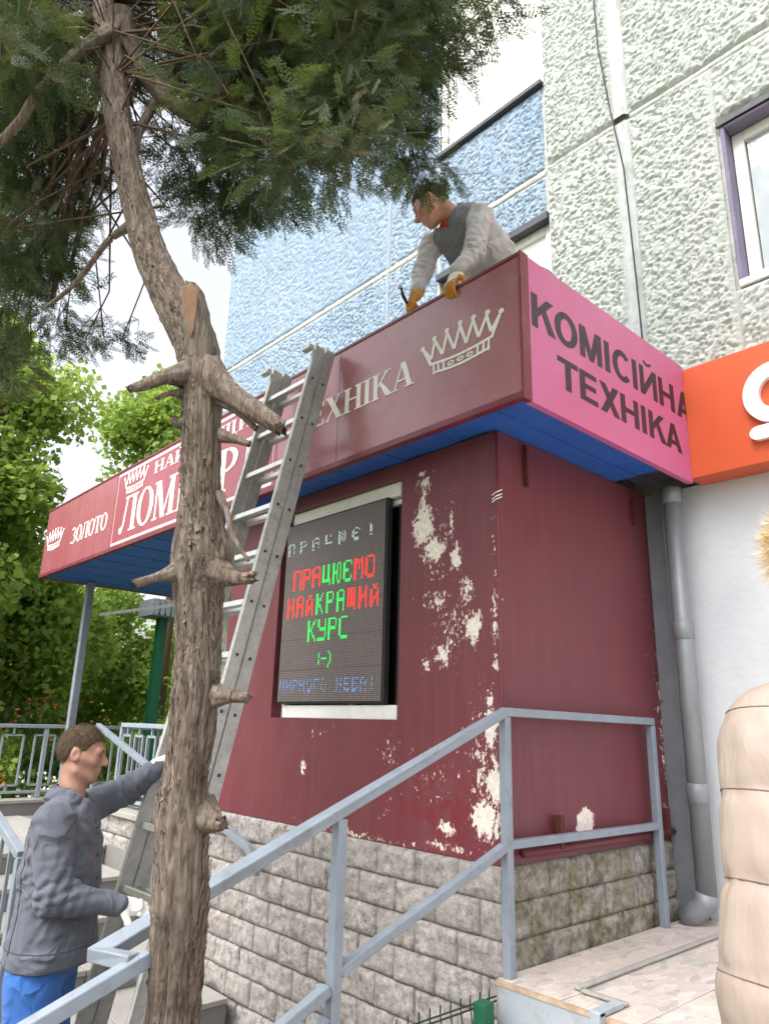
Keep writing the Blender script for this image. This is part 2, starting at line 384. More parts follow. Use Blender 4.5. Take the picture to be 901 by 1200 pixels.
# ------------------------------------------------------------------ apartment building
bld = thing('apartment_building', (-1,6,GZ), 'concrete panel apartment block, blue and pale green roughcast, behind the kiosk', 'building')
def stucco(x0, x1, z0, z1, Y, step, mat, seed, amp=.0078):
    nx, nz = max(2, int((x1-x0)/step)), max(2, int((z1-z0)/step))
    X, Z = np.meshgrid(np.linspace(x0, x1, nx), np.linspace(z0, z1, nz))
    P = np.stack([X, X*0+seed*.37, Z], -1)
    P2 = P + .012*np.stack([vnoise(P, 30, seed+5), vnoise(P, 30, seed+6), vnoise(P, 30, seed+7)], -1)
    n1 = vnoise(P2*[.85,1,1.15], 48, seed)+.75*vnoise(P2, 88, seed+1)
    t = np.clip((n1-.0)/.22, 0, 1); h = amp*(-1.8*t+1.6*vnoise(P2, 80, seed+2)+.5*vnoise(P, 9, 3))
    ed = np.minimum(np.minimum(X-x0, x1-X), np.minimum(Z-z0, z1-Z)); k = np.clip(ed/.03, 0, 1)
    Yv = Y - (h+amp*.6)*k - .001 + (1-k)*.028
    v = np.stack([X, Yv, Z], -1).reshape(-1, 3)
    i = np.arange(nz-1)[:, None]*nx+np.arange(nx-1)[None]
    f = np.stack([i, i+1, i+1+nx, i+nx], -1).reshape(-1, 4)
    return mobj('wall_panel', v, f, mat, bld, smooth=False)
YB = 1.70
# structural core behind the panels
core = MB().box((-6.10,YB+.30,GZ),(14,14,24)); core.build('core_wall', m_mortar, bld)
bk = MB()      # mortar face seen in the joints, with openings left for windows
def backing(x0,x1,z0,z1): bk.box((x0,YB+.012,z0),(x1,YB+.29,z1))
for (x0,x1,z0,z1) in [(-6.10,-2.02,3.0,11.7),(-2.02,-.76,3.0,4.22),(-2.02,-.76,5.60,7.02),(-2.02,-.76,8.5,9.9),(-.76,.62,3.0,11.7),(.62,2.1,3.0,4.30),(.62,2.1,5.54,11.7),(2.1,14,3.0,11.7),(-6.10,14,11.7,24),(-2.02,-.76,9.9,11.7)]:
    backing(x0,x1,z0,z1)
bk.build('joint_mortar', m_mortar, bld)
S1 = .0088
stucco(-6.11,-2.765,3.30,6.045,YB,S1,m_blue,1); stucco(-6.11,-2.765,6.095,8.85,YB,.015,m_blue,2)
stucco(-2.735,-2.03,3.30,6.045,YB,S1,m_blue,3); stucco(-2.735,-2.03,6.095,8.85,YB,S1*1.3,m_blue,4)
stucco(-2.03,-.775,5.63,6.045,YB,S1,m_blue,5); stucco(-2.03,-.775,6.095,6.99,YB,S1,m_blue,6); stucco(-2.03,-.775,3.3,4.2,YB,S1*2,m_blue,7)
stucco(-6.11,-.775,8.9,11.6,YB,.03,m_blue,8,.012)
stucco(-.765,-.13,3.30,6.06,YB-.03,S1,m_green,9,.0084); stucco(-.765,-.13,6.11,8.85,YB-.03,S1,m_green,10,.0084)
stucco(-.02,.60,3.30,6.06,YB-.03,S1,m_green,11,.0084); stucco(-.02,1.3,6.11,8.0,YB-.03,S1,m_green,12,.0084); stucco(1.3,2.6,6.11,8.85,YB-.03,.03,m_green,12,.0084); stucco(-.02,1.3,8.0,8.85,YB-.03,.03,m_green,18,.0084)
stucco(.60,2.12,5.60,6.06,YB-.03,S1*1.2,m_green,13,.0084); stucco(.60,2.12,3.3,4.26,YB-.03,S1*1.2,m_green,14,.0084)
stucco(2.12,6,3.3,6.06,YB-.03,.04,m_green,15,.012); stucco(2.6,6,6.11,8.85,YB-.03,.04,m_green,16,.012); stucco(-.765,6,8.9,11.6,YB-.03,.04,m_green,17,.012)
# cement band over the vertical joint and over the horizontal ones
def band(pts, wd, th, mat, name='joint_band'):
    n = 60; P = np.array(pts, float); vs = []; fs = []
    for i in range(n+1):
        p = P[0]+(P[1]-P[0])*i/n; d = nrm(P[1]-P[0]); s = np.cross(d, (0,1,0))
        a = wd/2*(1+.35*vnoise(np.array([[i*.31, 0, p[2]]]), 1.3, 3)[0]); b = wd/2*(1+.35*vnoise(np.array([[i*.37, 9, p[0]]]), 1.3, 4)[0])
        t = th*(1+.5*vnoise(np.array([[i*.5, 4, 4]]), 1, 8)[0])
        vs += [p-s*a, p-s*a*.6+V(0,-t,0), p+s*b*.6+V(0,-t,0), p+s*b]
    for i in range(n):
        for k in range(3): fs.append((i*4+k, i*4+k+1, i*4+4+k+1, i*4+4+k))
    mobj(name, vs, fs, mat, bld, smooth=True)
band([(-.075,YB-.004,3.3),(-.075,YB-.004,6.06)], .13, .026, m_seamgrey); band([(-.075,YB-.004,6.12),(-.075,YB-.004,8.85)], .13, .026, m_seamgrey)
band([(-.76,YB+.004,6.085),(-.14,YB+.004,6.085)], .055, .012, m_mortar); band([(0,YB+.004,6.085),(5,YB+.004,6.085)], .055, .014, m_mortar)
band([(-6.1,YB+.006,6.07),(-.78,YB+.006,6.07)], .05, .006, m_mortar); band([(-2.75,YB+.006,3.3),(-2.75,YB+.006,6.04)], .045, .008, m_blue); band([(-2.75,YB+.006,6.1),(-2.75,YB+.006,8.8)], .045, .008, m_blue)
def window(x0, x1, z0, z1, Y, divs, mglass, curtain=True, fw_=.07, mat=None):
    w_ = MB(); m = mat or m_pvc
    w_.box((x0,Y,z0),(x0+fw_,Y+.07,z1)); w_.box((x1-fw_,Y,z0),(x1,Y+.07,z1)); w_.box((x0+fw_,Y,z0),(x1-fw_,Y+.07,z0+fw_)); w_.box((x0+fw_,Y,z1-fw_),(x1-fw_,Y+.07,z1))
    xs = [x0+fw_]+[x0+(x1-x0)*d for d in divs]+[x1-fw_]
    wo_ = w_.build('window', m, bld, bevel=.006)
    for d in divs: box_obj('mullion', (x0+(x1-x0)*d-.035,Y+.004,z0+fw_),(x0+(x1-x0)*d+.035,Y+.066,z1-fw_), m, wo_, bevel=.005)
    for a_, b_ in zip(xs[:-1], xs[1:]):
        box_obj('pane', (a_+.01,Y+.03,z0+fw_-.005),(b_-.01,Y+.045,z1-fw_+.005), mglass, wo_)
    return wo_
window(-2.01,-.775,7.03,8.49,YB+.02,(.33,.55),m_skypane); window(-2.01,-.775,4.23,5.59,YB+.05,(.5,),m_skypane)
wn = window(.66,2.08,4.33,5.50,YB+.09,(.5,),m_glass, fw_=.075)
box_obj('sill', (.63,YB-.02,4.275),(2.1,YB+.088,4.325), m_pvc, wn, bevel=.006)
rv = MB(); rv.box((.625,YB-.015,4.30),(.655,YB+.16,5.53)); rv.box((.655,YB-.015,5.505),(2.12,YB+.16,5.53)); rv.build('window_reveal', m_purple, bld, bevel=.01)
MB().box((.61,YB-.03,5.532),(2.12,YB-.005,5.575)).build('lintel_edge', m_darkedge, bld)
MB().box((-2.03,YB-.05,6.985),(-.77,YB+.02,7.025)).build('sill', m_darkedge, bld); MB().box((-2.03,YB-.03,5.592),(-.77,YB+.05,5.655)).build('lintel_edge', m_darkedge, bld)
# white ground-floor wall
box_obj('ground_floor_wall', (.12,1.58,.2),(14,YB+.29,3.0), m_white, bld)
cb = MB().tube([(-.21,YB-.07,8.8),(-.20,YB-.055,6.9),(-.13,YB-.06,6.2),(-.055,YB-.065,5.6),(-.03,YB-.06,4.6),(-.01,YB-.06,3.4)], .006, 6).build('wall_cable', m_rubber)
tag(cb, 'thin dark cable hanging down the grey panel joint', 'cable')

# ------------------------------------------------------------------ orange sign
osn = thing('orange_sign', (2,1.45,2.98), 'bright orange shop sign with white raised letter, right of the pink sign', 'sign')
box_obj('sign_box', (.312,1.40,2.985),(4.2,1.575,3.69), m_orange, osn, bevel=.004)
def strip2d(mb, pts, wd, org, U, W, depth, off=0.0, closed=False):
    n = len(pts); P = [np.array(p, float) for p in pts]; L, R = [], []
    for i in range(n):
        a_ = P[(i-1)%n] if (i or closed) else P[i]; b_ = P[(i+1)%n] if (i < n-1 or closed) else P[i]
        d = nrm(b_-a_); s = np.array([-d[1], d[0]])*(wd[i] if hasattr(wd, '__len__') else wd)/2
        L.append(P[i]+s); R.append(P[i]-s)
    org, U, W = V(*org), V(*U), V(*W); N = np.cross(U, W)
    q = lambda p, o: org+U*p[0]+W*p[1]+N*o
    vs = []
    for i in range(n): vs += [q(L[i], off), q(R[i], off), q(L[i], off+depth), q(R[i], off+depth)]
    fs = []
    for i in range(n if closed else n-1):
        a_, b_ = i*4, ((i+1)%n)*4
        fs += [(a_+2,a_+3,b_+3,b_+2),(a_,b_,b_+1,a_+1),(a_,a_+2,b_+2,b_),(a_+1,b_+1,b_+3,a_+3)]
    if not closed: fs += [(0,1,3,2),((n-1)*4,(n-1)*4+2,(n-1)*4+3,(n-1)*4+1)]
    mb.add(vs, fs)
FU, FW = (1,0,0), (0,0,1)      # frame of surfaces facing -Y (normal = U x W = -Y)
g = MB()
strip2d(g, [(.845+.125*math.cos(t), 3.37+.135*math.sin(t)) for t in np.linspace(0, 2*math.pi, 40, endpoint=False)], .085, (0,1.40,0), FU, FW, .035, closed=True)
strip2d(g, [(.690,3.15),(.694,3.15),(.702,3.15),(.716,3.15),(.735,3.15),(.95,3.15),(1.0,3.17),(1.03,3.22),(1.035,3.52)], [.012,.032,.054,.072,.08,.08,.08,.08,.08], (0,1.40,0), FU, FW, .034)
g.build('letter', m_signwhite, osn)
cbx = thing('cable_box', (.8,1.56,2.75), 'small grey box on a short cable under the orange sign', 'junction box')
box_obj('box', (.765,1.53,2.70),(.86,1.579,2.78), m_greyplate, cbx, bevel=.005); MB().tube([(.80,1.555,2.99),(.795,1.55,2.88),(.815,1.555,2.775)], .006, 6).build('cable', m_rubber, cbx)

# ------------------------------------------------------------------ kiosk
KX0, KD, ZT = -2.42, 1.50, 2.965          # left end, depth, wall top
ks = thing('pawnshop_kiosk', (-1.2,.75,GZ), 'maroon kiosk with peeling paint on a grey split-stone base', 'kiosk')
WX0, WX1, WZ0, WZ1, RV = -1.815, -.672, 1.57, 2.88, .14
def quads(name, qs, mat, parent):
    v, f = [], []
    for q in qs:
        o = len(v); v += q; f.append(tuple(range(o, o+len(q))))
    return mobj(name, v, f, mat, parent)
zb = .985
fwall = quads('front_wall', [
    [(KX0,0,zb),(WX0,0,zb),(WX0,0,ZT),(KX0,0,ZT)], [(WX1,0,zb),(0,0,zb),(0,0,ZT),(WX1,0,ZT)],
    [(WX0,0,zb),(WX1,0,zb),(WX1,0,WZ0),(WX0,0,WZ0)], [(WX0,0,WZ1),(WX1,0,WZ1),(WX1,0,ZT),(WX0,0,ZT)],
    [(WX0,0,WZ0),(WX0,RV,WZ0),(WX0,RV,WZ1),(WX0,0,WZ1)], [(WX1,0,WZ0),(WX1,0,WZ1),(WX1,RV,WZ1),(WX1,RV,WZ0)],
    [(WX0,0,WZ0),(WX1,0,WZ0),(WX1,RV,WZ0),(WX0,RV,WZ0)], [(WX0,0,WZ1),(WX0,RV,WZ1),(WX1,RV,WZ1),(WX1,0,WZ1)],
    [(KX0,0,zb),(0,0,zb),(0,.05,zb),(KX0,.05,zb)]], m_wall, ks)
quads('side_wall', [[(0,.0005,zb),(0,KD,zb),(0,KD,ZT),(0,.0005,ZT)], [(0,0,zb),(-.05,0,zb),(-.05,KD,zb),(0,KD,zb)]], m_wall, ks)
quads('end_wall', [[(KX0,0,zb),(KX0,0,ZT),(KX0,KD,ZT),(KX0,KD,zb)], [(KX0,KD,zb),(KX0,KD,ZT),(0,KD,ZT),(0,KD,zb)]], m_wall, ks)
box_obj('window_back', (WX0-.05,.30,WZ0-.05),(WX1+.05,.34,WZ1+.05), m_rubber, ks)
wf = MB(); Yw = .075
wf.box((WX0,Yw,WZ0),(WX0+.055,Yw+.06,WZ1)); wf.box((WX1-.055,Yw,WZ0),(WX1,Yw+.06,WZ1)); wf.box((WX0+.055,Yw-.03,WZ1-.085),(WX1-.055,Yw+.06,WZ1)); wf.box((WX0+.055,Yw-.03,WZ0),(WX1-.055,Yw+.06,WZ0+.075))
wfo = wf.build('window_frame', m_pvc, ks, bevel=.005)
box_obj('sash_bar', (WX0+.055,Yw+.006,WZ1-.12),(WX1-.055,Yw+.05,WZ1-.09), m_pvc, wfo, bevel=.004)
box_obj('sash_bar', (-1.16,Yw+.008,WZ0+.076),(-1.11,Yw+.05,WZ1-.121), m_pvc, wfo, bevel=.004)
box_obj('sash_bar', (WX1-.12,Yw+.02,WZ0+.076),(WX1-.085,Yw+.05,WZ1-.121), m_rubber, wfo, bevel=.004)
box_obj('pane', (WX0+.05,Yw+.03,WZ0+.05),(WX1-.05,Yw+.04,WZ1-.05), m_dglass, wfo)
# core of the kiosk and roof
quads('stone_backing', [[(KX0,.010,GZ),(-.010,.010,GZ),(-.010,.010,zb),(KX0,.010,zb)], [(-.010,.010,GZ),(-.010,KD,GZ),(-.010,KD,zb),(-.010,.010,zb)], [(KX0+.035,.035,GZ),(KX0+.035,.035,zb),(KX0+.035,KD,zb),(KX0+.035,KD,GZ)]], plain('block_joint_mortar', '6b6762', '7b7771', .95, 20, .5), ks)
box_obj('roof', (-6.06,-.20,3.56),(.31,1.68,3.62), m_conc, ks)
# split-face stone blocks: eight shapes, one object each
BL, BH = .262, .1415
def block_mesh(seed, L, H, mat, D=.05):
    nx, nz = 15, 9; xs = np.linspace(.0012, L-.0012, nx); zs = np.linspace(.0012, H-.0012, nz)
    X, Z = np.meshgrid(xs, zs); P = np.stack([X+seed*3.1, X*0, Z], -1)
    ed = np.minimum(np.minimum(X, L-X)/.016, np.minimum(Z, H-Z)/.013); ed = np.clip(ed, .0, 1)**.5
    h = .010*ed+.020*ed*(fbm(P, 16, 3, seed)+.3) + .008*vnoise(P, 55, seed+3)*ed
    v = np.stack([X, -h, Z], -1).reshape(-1, 3); f = []
    for j in range(nz-1):
        for i in range(nx-1): f.append((j*nx+i, j*nx+i+1, j*nx+nx+i+1, j*nx+nx+i))
    rim = [i for i in range(nx)]+[j*nx+nx-1 for j in range(1, nz)]+[(nz-1)*nx+i for i in range(nx-2, -1, -1)]+[j*nx for j in range(nz-2, 0, -1)]
    o = len(v); v = np.concatenate([v, v[rim]*[1,0,1]+[0,D,0]]); m_ = len(rim)
    for i in range(m_): f.append((rim[i], o+i, o+(i+1)%m_, rim[(i+1)%m_]))
    me = raw_mesh('stone_block', v, f, True); me.materials.append(mat); return me
fullm = [block_mesh(s, BL, BH, m_stone) for s in range(10)]; halfm = [block_mesh(20+s, BL/2, BH, m_stone) for s in range(3)]
sidem = [block_mesh(40+s, .30, BH, m_stone_moss) for s in range(8)]
def place(mesh, parent, x, y, z, rz=0, sx=1):
    o = bpy.data.objects.new('stone_block', mesh); put(o, parent); o.location = Vector((x, y, z))-Vector(base_of(parent)); o.rotation_euler = (0,0,rz); o.scale = (sx,1,1)
for c in range(9):
    z = zb-.003-BH*(c+1); x = 0.0-(BL/2 if c % 2 else 0); k = 0
    if c % 2: place(random.choice(halfm), ks, -BL/2, random.uniform(0,.006), z)
    while x > KX0+.05:
        wdt = min(BL, x-KX0); place(random.choice(fullm), ks, x-wdt, random.uniform(-.002,.008), z, 0, wdt/BL); x -= wdt
for c in range(4):
    z = zb-.003-BH*(c+1); y = .012-(.15 if c % 2 else 0)
    if c % 2: y = .012
    while y < KD-.02:
        wdt = .15 if (c % 2 and y < .02) else min(.30, KD-y); place(random.choice(sidem), ks, 0.0-random.uniform(0,.006), y, z, math.pi/2, wdt/.30); y += wdt
moss = MB().box((-.014,-.008,.2),(.012,.010,zb-.01)).build('corner_mortar', plain('mossy_corner_mortar', '55552a', '77724a', .95, 20, .7, 40, .02), ks)
# conduits and iron stubs on the side wall
MB().tube([(.022,.10,1.03),(.022,1.48,1.03)], .017, 10).build('pipe', m_wall, ks, True)
for y_, z0, z1 in ((.37,1.03,1.17),(1.36,1.02,1.15)):
    MB().bar((.028,y_,z0),(.028,y_,z1), .03, .03, (0,1,0)).build('bracket', m_rust, ks)
MB().bar((.012,.22,2.72),(.012,.22,2.94), .025, .02, (0,1,0)).build('bracket', m_rust, ks)
MB().bar((.012,1.28,2.74),(.012,1.28,2.90), .022, .02, (0,1,0)).build('bracket', m_rust, ks)
MB().tube([(.006,-.008,2.955),(.008,-.010,2.4),(.006,-.008,1.9),(.008,-.008,1.3),(.006,-.008,1.0)], .006, 6).build('corner_cable', m_trim, ks, True)
for z_ in (2.60,2.615,2.635): MB().tube([(-.025,-.012,z_-.008),(.006,-.018,z_),(.03,-.004,z_+.01)], .003, 5).build('cable_tie', m_letter, ks)
for y_, z_ in ((1.30,2.30),(1.36,2.12),(1.27,1.95),(1.40,1.86),(1.33,1.80),(1.42,1.7),(1.44,1.45),(1.30,1.30)):      # curled flakes of paint
    s_ = random.uniform(.03,.06); MB().add([(.002,y_,z_),(.02,y_+s_*.5,z_+.012),(.006,y_+s_,z_+.006),(.004,y_,z_+.012),(.028,y_+s_*.5,z_+.022),(.008,y_+s_,z_+.012)], [(0,1,4,3),(1,2,5,4)]).build('paint_flake', m_wall, ks)

# ------------------------------------------------------------------ big fascia sign
SX0, SX1, SY, SZ0, SZ1, SYB = -6.08, .33, -.22, 2.957, 3.715, 1.40
sg = thing('fascia_sign', (-2.9,.5,SZ0), 'long maroon pawnshop sign box with pink end, running round the kiosk top', 'sign')
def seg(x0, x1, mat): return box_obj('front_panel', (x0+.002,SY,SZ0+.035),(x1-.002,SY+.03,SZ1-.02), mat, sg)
for a_, b_, m in ((SX0,-4.24,m_sign),(-4.24,-1.62,m_signred),(-1.62,-1.0,m_signhaze),(-1.0,SX1-.002,m_signhaze)): seg(a_, b_, m)
tr = MB(); tr.box((SX0-.006,SY-.008,SZ0),(SX1,SY+.035,SZ0+.035)); tr.box((SX0-.006,SY-.006,SZ1-.02),(SX1,SY+.035,SZ1)); tr.build('trim', m_trim, sg, bevel=.003)
box_obj('corner_trim', (SX1-.001,SY-.009,SZ0-.004),(SX1+.012,SY+.055,SZ1+.002), m_trim, sg, bevel=.003)
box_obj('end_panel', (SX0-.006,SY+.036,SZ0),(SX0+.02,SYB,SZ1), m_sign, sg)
box_obj('side_panel', (SX1-.03,SY+.056,SZ0-.002),(SX1+.006,SYB-.002,SZ1), m_pink, sg, bevel=.002)
# soffit boards
x = SX0+.02; k = 0
while x < SX1-.04:
    x2 = min(x+.20, SX1-.032); d = .003*(k % 2)
    box_obj('soffit_board', (x+.002,SY+.036,SZ0+.012+d),(x2-.002,1.49 if x2 < -2.4 else (-.002 if x2 <= 0.0 else 1.10),SZ0+.022+d), m_soffit, sg); x = x2; k += 1
box_obj('soffit_end_board', (.02,1.105,SZ0+.05),(SX1-.035,SYB-.01,SZ0+.06), m_darkedge, sg)
# glyphs: strokes in cap-height units; each stroke a hair above the last so that no faces coincide
def ring(cx, cy, rx, ry, wx, wy, a0=0, a1=360, n=28):
    out, inn = [], []
    for i in range(n+1):
        t = rad(a0+(a1-a0)*i/n); out.append((cx+rx*math.cos(t), cy+ry*math.sin(t))); inn.append((cx+(rx-wx)*math.cos(t), cy+(ry-wy)*math.sin(t)))
    return [[out[i], out[i+1], inn[i+1], inn[i]] for i in range(n)]
def rect(x0, y0, x1, y1): return [[(x0,y0),(x1,y0),(x1,y1),(x0,y1)]]
def stem(x, w_, y0=0, y1=1, s=.09, top=True, bot=True):
    r = rect(x, y0, x+w_, y1)
    if bot: r += rect(x-s, y0, x+w_+s, y0+.05)
    if top: r += rect(x-s, y1-.05, x+w_+s, y1)
    return r
def diag(x0, y0, x1, y1, w_): return [[(x0,y0),(x0+w_,y0),(x1+w_,y1),(x1,y1)]]
T, t_ = .2, .07
GL = {'О': (.9, ring(.45,.5,.43,.52,.19,.06)),
 'Л': (.95, stem(.66,T)+rect(.22,.94,.7,1)+[[(.30,.97),(.38,.97),(.28,.25),(.18,.25)],[(.28,.25),(.18,.25),(.1,.1),(.2,.06)]]+ring(.10,.09,.10,.10,.09,.09)),
 'М': (1.15, stem(.1,t_)+diag(.44,0,.12,1,T)[:1]+diag(.5,0,.86,1,t_)+stem(.82,T)),
 'Б': (.82, stem(.1,T)+rect(.25,.94,.72,1)+rect(.66,.78,.72,.97)+ring(.3,.28,.48,.28,.18,.06,-90,90)),
 'А': (.95, diag(.08,0,.42,1,t_)+diag(.68,0,.38,1,T)+rect(.24,.3,.7,.36)+rect(.0,0,.26,.05)+rect(.56,0,.98,.05)),
 'Р': (.8, stem(.1,T)+ring(.3,.72,.46,.28,.18,.06,-90,90)),
 'Д': (1.0, stem(.64,T,.0,1,.05,bot=False)+rect(.22,.94,.7,1)+[[(.30,.97),(.38,.97),(.3,.08),(.18,.08)]]+rect(.04,.0,.96,.07)+rect(.04,-.18,.11,.0)+rect(.89,-.18,.96,.0)),
 'Н': (.98, stem(.1,T)+stem(.68,T)+rect(.28,.47,.7,.54)),
 'И': (1.0, stem(.1,T)+stem(.70,T)+[[(.28,.12),(.28,.22),(.72,.88),(.72,.78)]]),
 'К': (.95, stem(.1,T)+[[(.3,.44),(.3,.54),(.7,1),(.80,1)],[(.36,.58),(.48,.62),(.95,.0),(.68,.0)]]+rect(.60,.95,.92,1)),
 'Щ': (1.35, stem(.1,T,0,1)+stem(.52,T,0,1)+stem(.94,T,0,1)+rect(.1,0,1.28,.06)+rect(1.22,-.18,1.28,.0)),
 'Т': (.86, stem(.33,T,0,1,.1,top=False)+rect(.02,.94,.84,1)+rect(.02,.74,.08,.96)+rect(.78,.74,.84,.96)),
 'Е': (.8, stem(.1,T)+rect(.28,.94,.72,1)+rect(.28,0,.74,.06)+rect(.28,.48,.58,.54)+rect(.66,.78,.72,.96)+rect(.68,.04,.74,.22)+rect(.54,.4,.58,.62)),
 'Х': (.95, [[(.06,1),(.32,1),(.9,0),(.64,0)]]+diag(.08,0,.72,1,t_)+rect(0,0,.26,.05)+rect(.56,0,.95,.05)+rect(0,.95,.4,1)+rect(.62,.95,.9,1)),
 'І': (.42, stem(.11,T)), 'З': (.75, ring(.3,.74,.36,.26,.16,.06,-90,150)+ring(.3,.26,.40,.28,.17,.06,-150,90))}
GL['Й'] = (1.0, GL['И'][1]+ring(.5,1.22,.17,.14,.05,.07,200,340,10))
def word(txt, x0, x1, z0, H, Y, mat, parent, th=.002):
    tot = sum(GL[c][0] for c in txt); sx = (x1-x0)/tot; x = x0; out = []
    for ch in txt:
        wd, polys = GL[ch]; mb = MB()
        for i, p in enumerate(polys):
            mb.poly([(a*sx, b*H) for a, b in p], (x, Y, z0), FU, FW, th+.00012*(i % 9), 0.0)
        mb.build('letter', mat, parent); x += wd*sx
word('ЗОЛОТО', -5.26,-4.36, 3.20,.165, SY-.001, m_letter, sg)
word('НАЙКРАЩИЙ', -3.47,-1.76, 3.515,.105, SY-.001, m_letter, sg)
word('ЛОМБАРД', -4.06,-1.74, 3.09,.33, SY-.001, m_letter, sg)
word('ТЕХНІКА', -1.42,-.365, 3.27,.155, SY-.001, m_letter, sg)
fb = MB(); strip2d(fb, [(-4.20,3.015),(-1.66,3.015),(-1.66,3.665),(-4.20,3.665)], .022, (0,SY-.0005,0), FU, FW, .002, closed=True); fb.build('border_line', m_letter, sg)
def crown(x0, z0, s):
    mb = MB(); o = (x0, SY-.001, z0); T2 = .002; VQ = .56; Q = lambda pts: [(a*s, b*s*VQ) for a, b in pts]
    arc = lambda r0, a0, a1, n: [(.5+r0*math.sin(t), .06*math.cos(t*1.3)) for t in np.linspace(a0, a1, n)]
    def ln(pts, w_, off): strip2d(mb, Q(pts), w_*s, o, FU, FW, T2, off)
    base = lambda dz, ex: [(.14-ex+(.72+2*ex)*i/12, dz-.05*math.sin(math.pi*i/12)) for i in range(13)]
    ln(base(.06,0), .025, 0); ln(base(.24,.02), .025, .0001)
    for a_ in (.16,.22,.29,.71,.78,.84): ln([(a_, .02),(a_-.01 if a_ < .5 else a_+.01, .22)], .022, .0002)
    for a_ in (.38,.5,.62): strip2d(mb, Q([(a_+.04*math.cos(t), .10+.03*math.sin(t)) for t in np.linspace(0, 6.283, 9)]), .016*s, o, FU, FW, T2, .0003)
    tips = [(.0,.62),(.16,.72),(.33,.76),(.5,.78),(.67,.76),(.84,.72),(1.0,.62)]; zig = [(.12,.22)]
    for i, p in enumerate(tips):
        zig.append((p[0]*.97+.015, p[1]-.05))
        if i < 6: zig.append(((tips[i][0]+tips[i+1][0])/2*.9+.05, .34))
    zig.append((.88,.22))
    for n_, (a_, b_) in enumerate(zip(zig[:-1], zig[1:])): ln([a_, b_], .034, .0004+.0002*(n_ % 3))
    for i, p in enumerate(tips):
        mb.poly([(p[0]*s+.030*s*math.cos(t), p[1]*s*VQ+.028*s*math.sin(t)) for t in np.linspace(0, 6.283, 12, endpoint=False)], o, FU, FW, T2+.0008)
    return mb.build('crown_emblem', m_letter, sg)
crown(-6.02, 3.23, .50); crown(-4.07, 3.45, .47); crown(-.30, 3.262, .52)
# bold sans words on the pink end (facing +X: U along +Y)
GS_ = {'К': (.80, rect(0,0,.21,1)+[[(.21,.34),(.21,.60),(.52,1),(.78,1)],[(.33,.56),(.48,.70),(.82,0),(.56,0)]]), 'О': (.92, ring(.42,.5,.42,.52,.21,.18)), 'М': (.98, rect(0,0,.20,1)+rect(.68,0,.88,1)+[[(.0,1),(.24,1),(.54,.0),(.36,.0)],[(.88,1),(.64,1),(.34,.0),(.52,.0)]]),
 'І': (.36, rect(.02,0,.23,1)), 'С': (.86, ring(.42,.5,.42,.52,.21,.18,42,318)), 'Й': (.92, rect(0,0,.20,1)+rect(.62,0,.82,1)+[[(.20,.02),(.20,.36),(.62,.98),(.62,.64)]]+ring(.41,1.24,.20,.17,.09,.09,190,350,10)),
 'Н': (.90, rect(0,0,.21,1)+rect(.58,0,.79,1)+rect(.21,.41,.58,.58)), 'А': (.90, [[(0,0),(.22,0),(.50,1),(.32,1)],[(.82,0),(.60,0),(.32,1),(.50,1)]]+rect(.2,.20,.62,.36)), 'Т': (.80, rect(.27,0,.48,.84)+rect(0,.83,.75,1)),
 'Е': (.78, rect(0,0,.21,1)+rect(.21,.83,.66,1)+rect(.21,0,.68,.17)+rect(.21,.43,.62,.59)), 'Х': (.86, [[(0,0),(.25,0),(.80,1),(.55,1)],[(.80,0),(.55,0),(0,1),(.25,1)]])}
def sansw(txt, y0, y1, z0, H):
    tot = sum(GS_[c][0] for c in txt)-.1; sx = (y1-y0)/tot; y = y0
    for ch in txt:
        wd, polys = GS_[ch]; mb = MB()
        for i, p in enumerate(polys):
            q = [(min(y+a*sx, SYB-.004)-y, b*H) for a, b in p]
            if max(a for a, b in q)-min(a for a, b in q) < 1e-4: continue
            mb.poly(q, (SX1+.0062, y, z0), (0,1,0), (0,0,1), .0010+.00012*(i % 9))
        if mb.v: mb.build('letter', m_black, sg)
        y += wd*sx
sansw('КОМІСІЙНА', -.145, 1.462, 3.352, .180)
sansw('ТЕХНІКА', .05, 1.29, 3.108, .165)
# canopy column at the far left
col_ = MB().bar((-5.93,.28,SZ0+.01),(-5.93,.28,.5), .075, .075, (0,1,0)).build('column', m_railp, sg, bevel=.006)

# ------------------------------------------------------------------ LED display
LX0, LX1, LZ0, LZ1, LY = -1.782, -.822, 1.665, 2.785, .018
led = thing('led_display', (-1.28,0,LZ0), 'dark LED message board with red and green letters in the kiosk window', 'display')
box_obj('casing', (LX0-.012,LY+.006,LZ0-.012),(LX1+.012,LY+.045,LZ1+.012), m_rubber, led, bevel=.004)
def led_mat():
    M = Mat('led_face'); w = M.wpos(); s = M.n('SeparateXYZ', Vector=w)
    fx = M.math('FRACT', M.math('DIVIDE', M.math('SUBTRACT', s.outputs[0], LX0), .01)); fz = M.math('FRACT', M.math('DIVIDE', M.math('SUBTRACT', s.outputs[2], LZ0), .01))
    dx = M.math('SUBTRACT', fx, .5); dz = M.math('SUBTRACT', fz, .5)
    d = M.math('SQRT', M.math('ADD', M.math('MULTIPLY', dx, dx), M.math('MULTIPLY', dz, dz)))
    dot = M.math('LESS_THAN', d, .3); big = M.rmp(M.noise(2.5, 3, .5, w), .3, .7)
    c = M.mix(dot, lin('4a4140'), M.mix(big, lin('8d8280'), lin('857878')))
    return M.out(col=c, rough=.55, norm=M.bump(dot, .5, .002))
mled = led_mat()
MR, MC = 6, 3
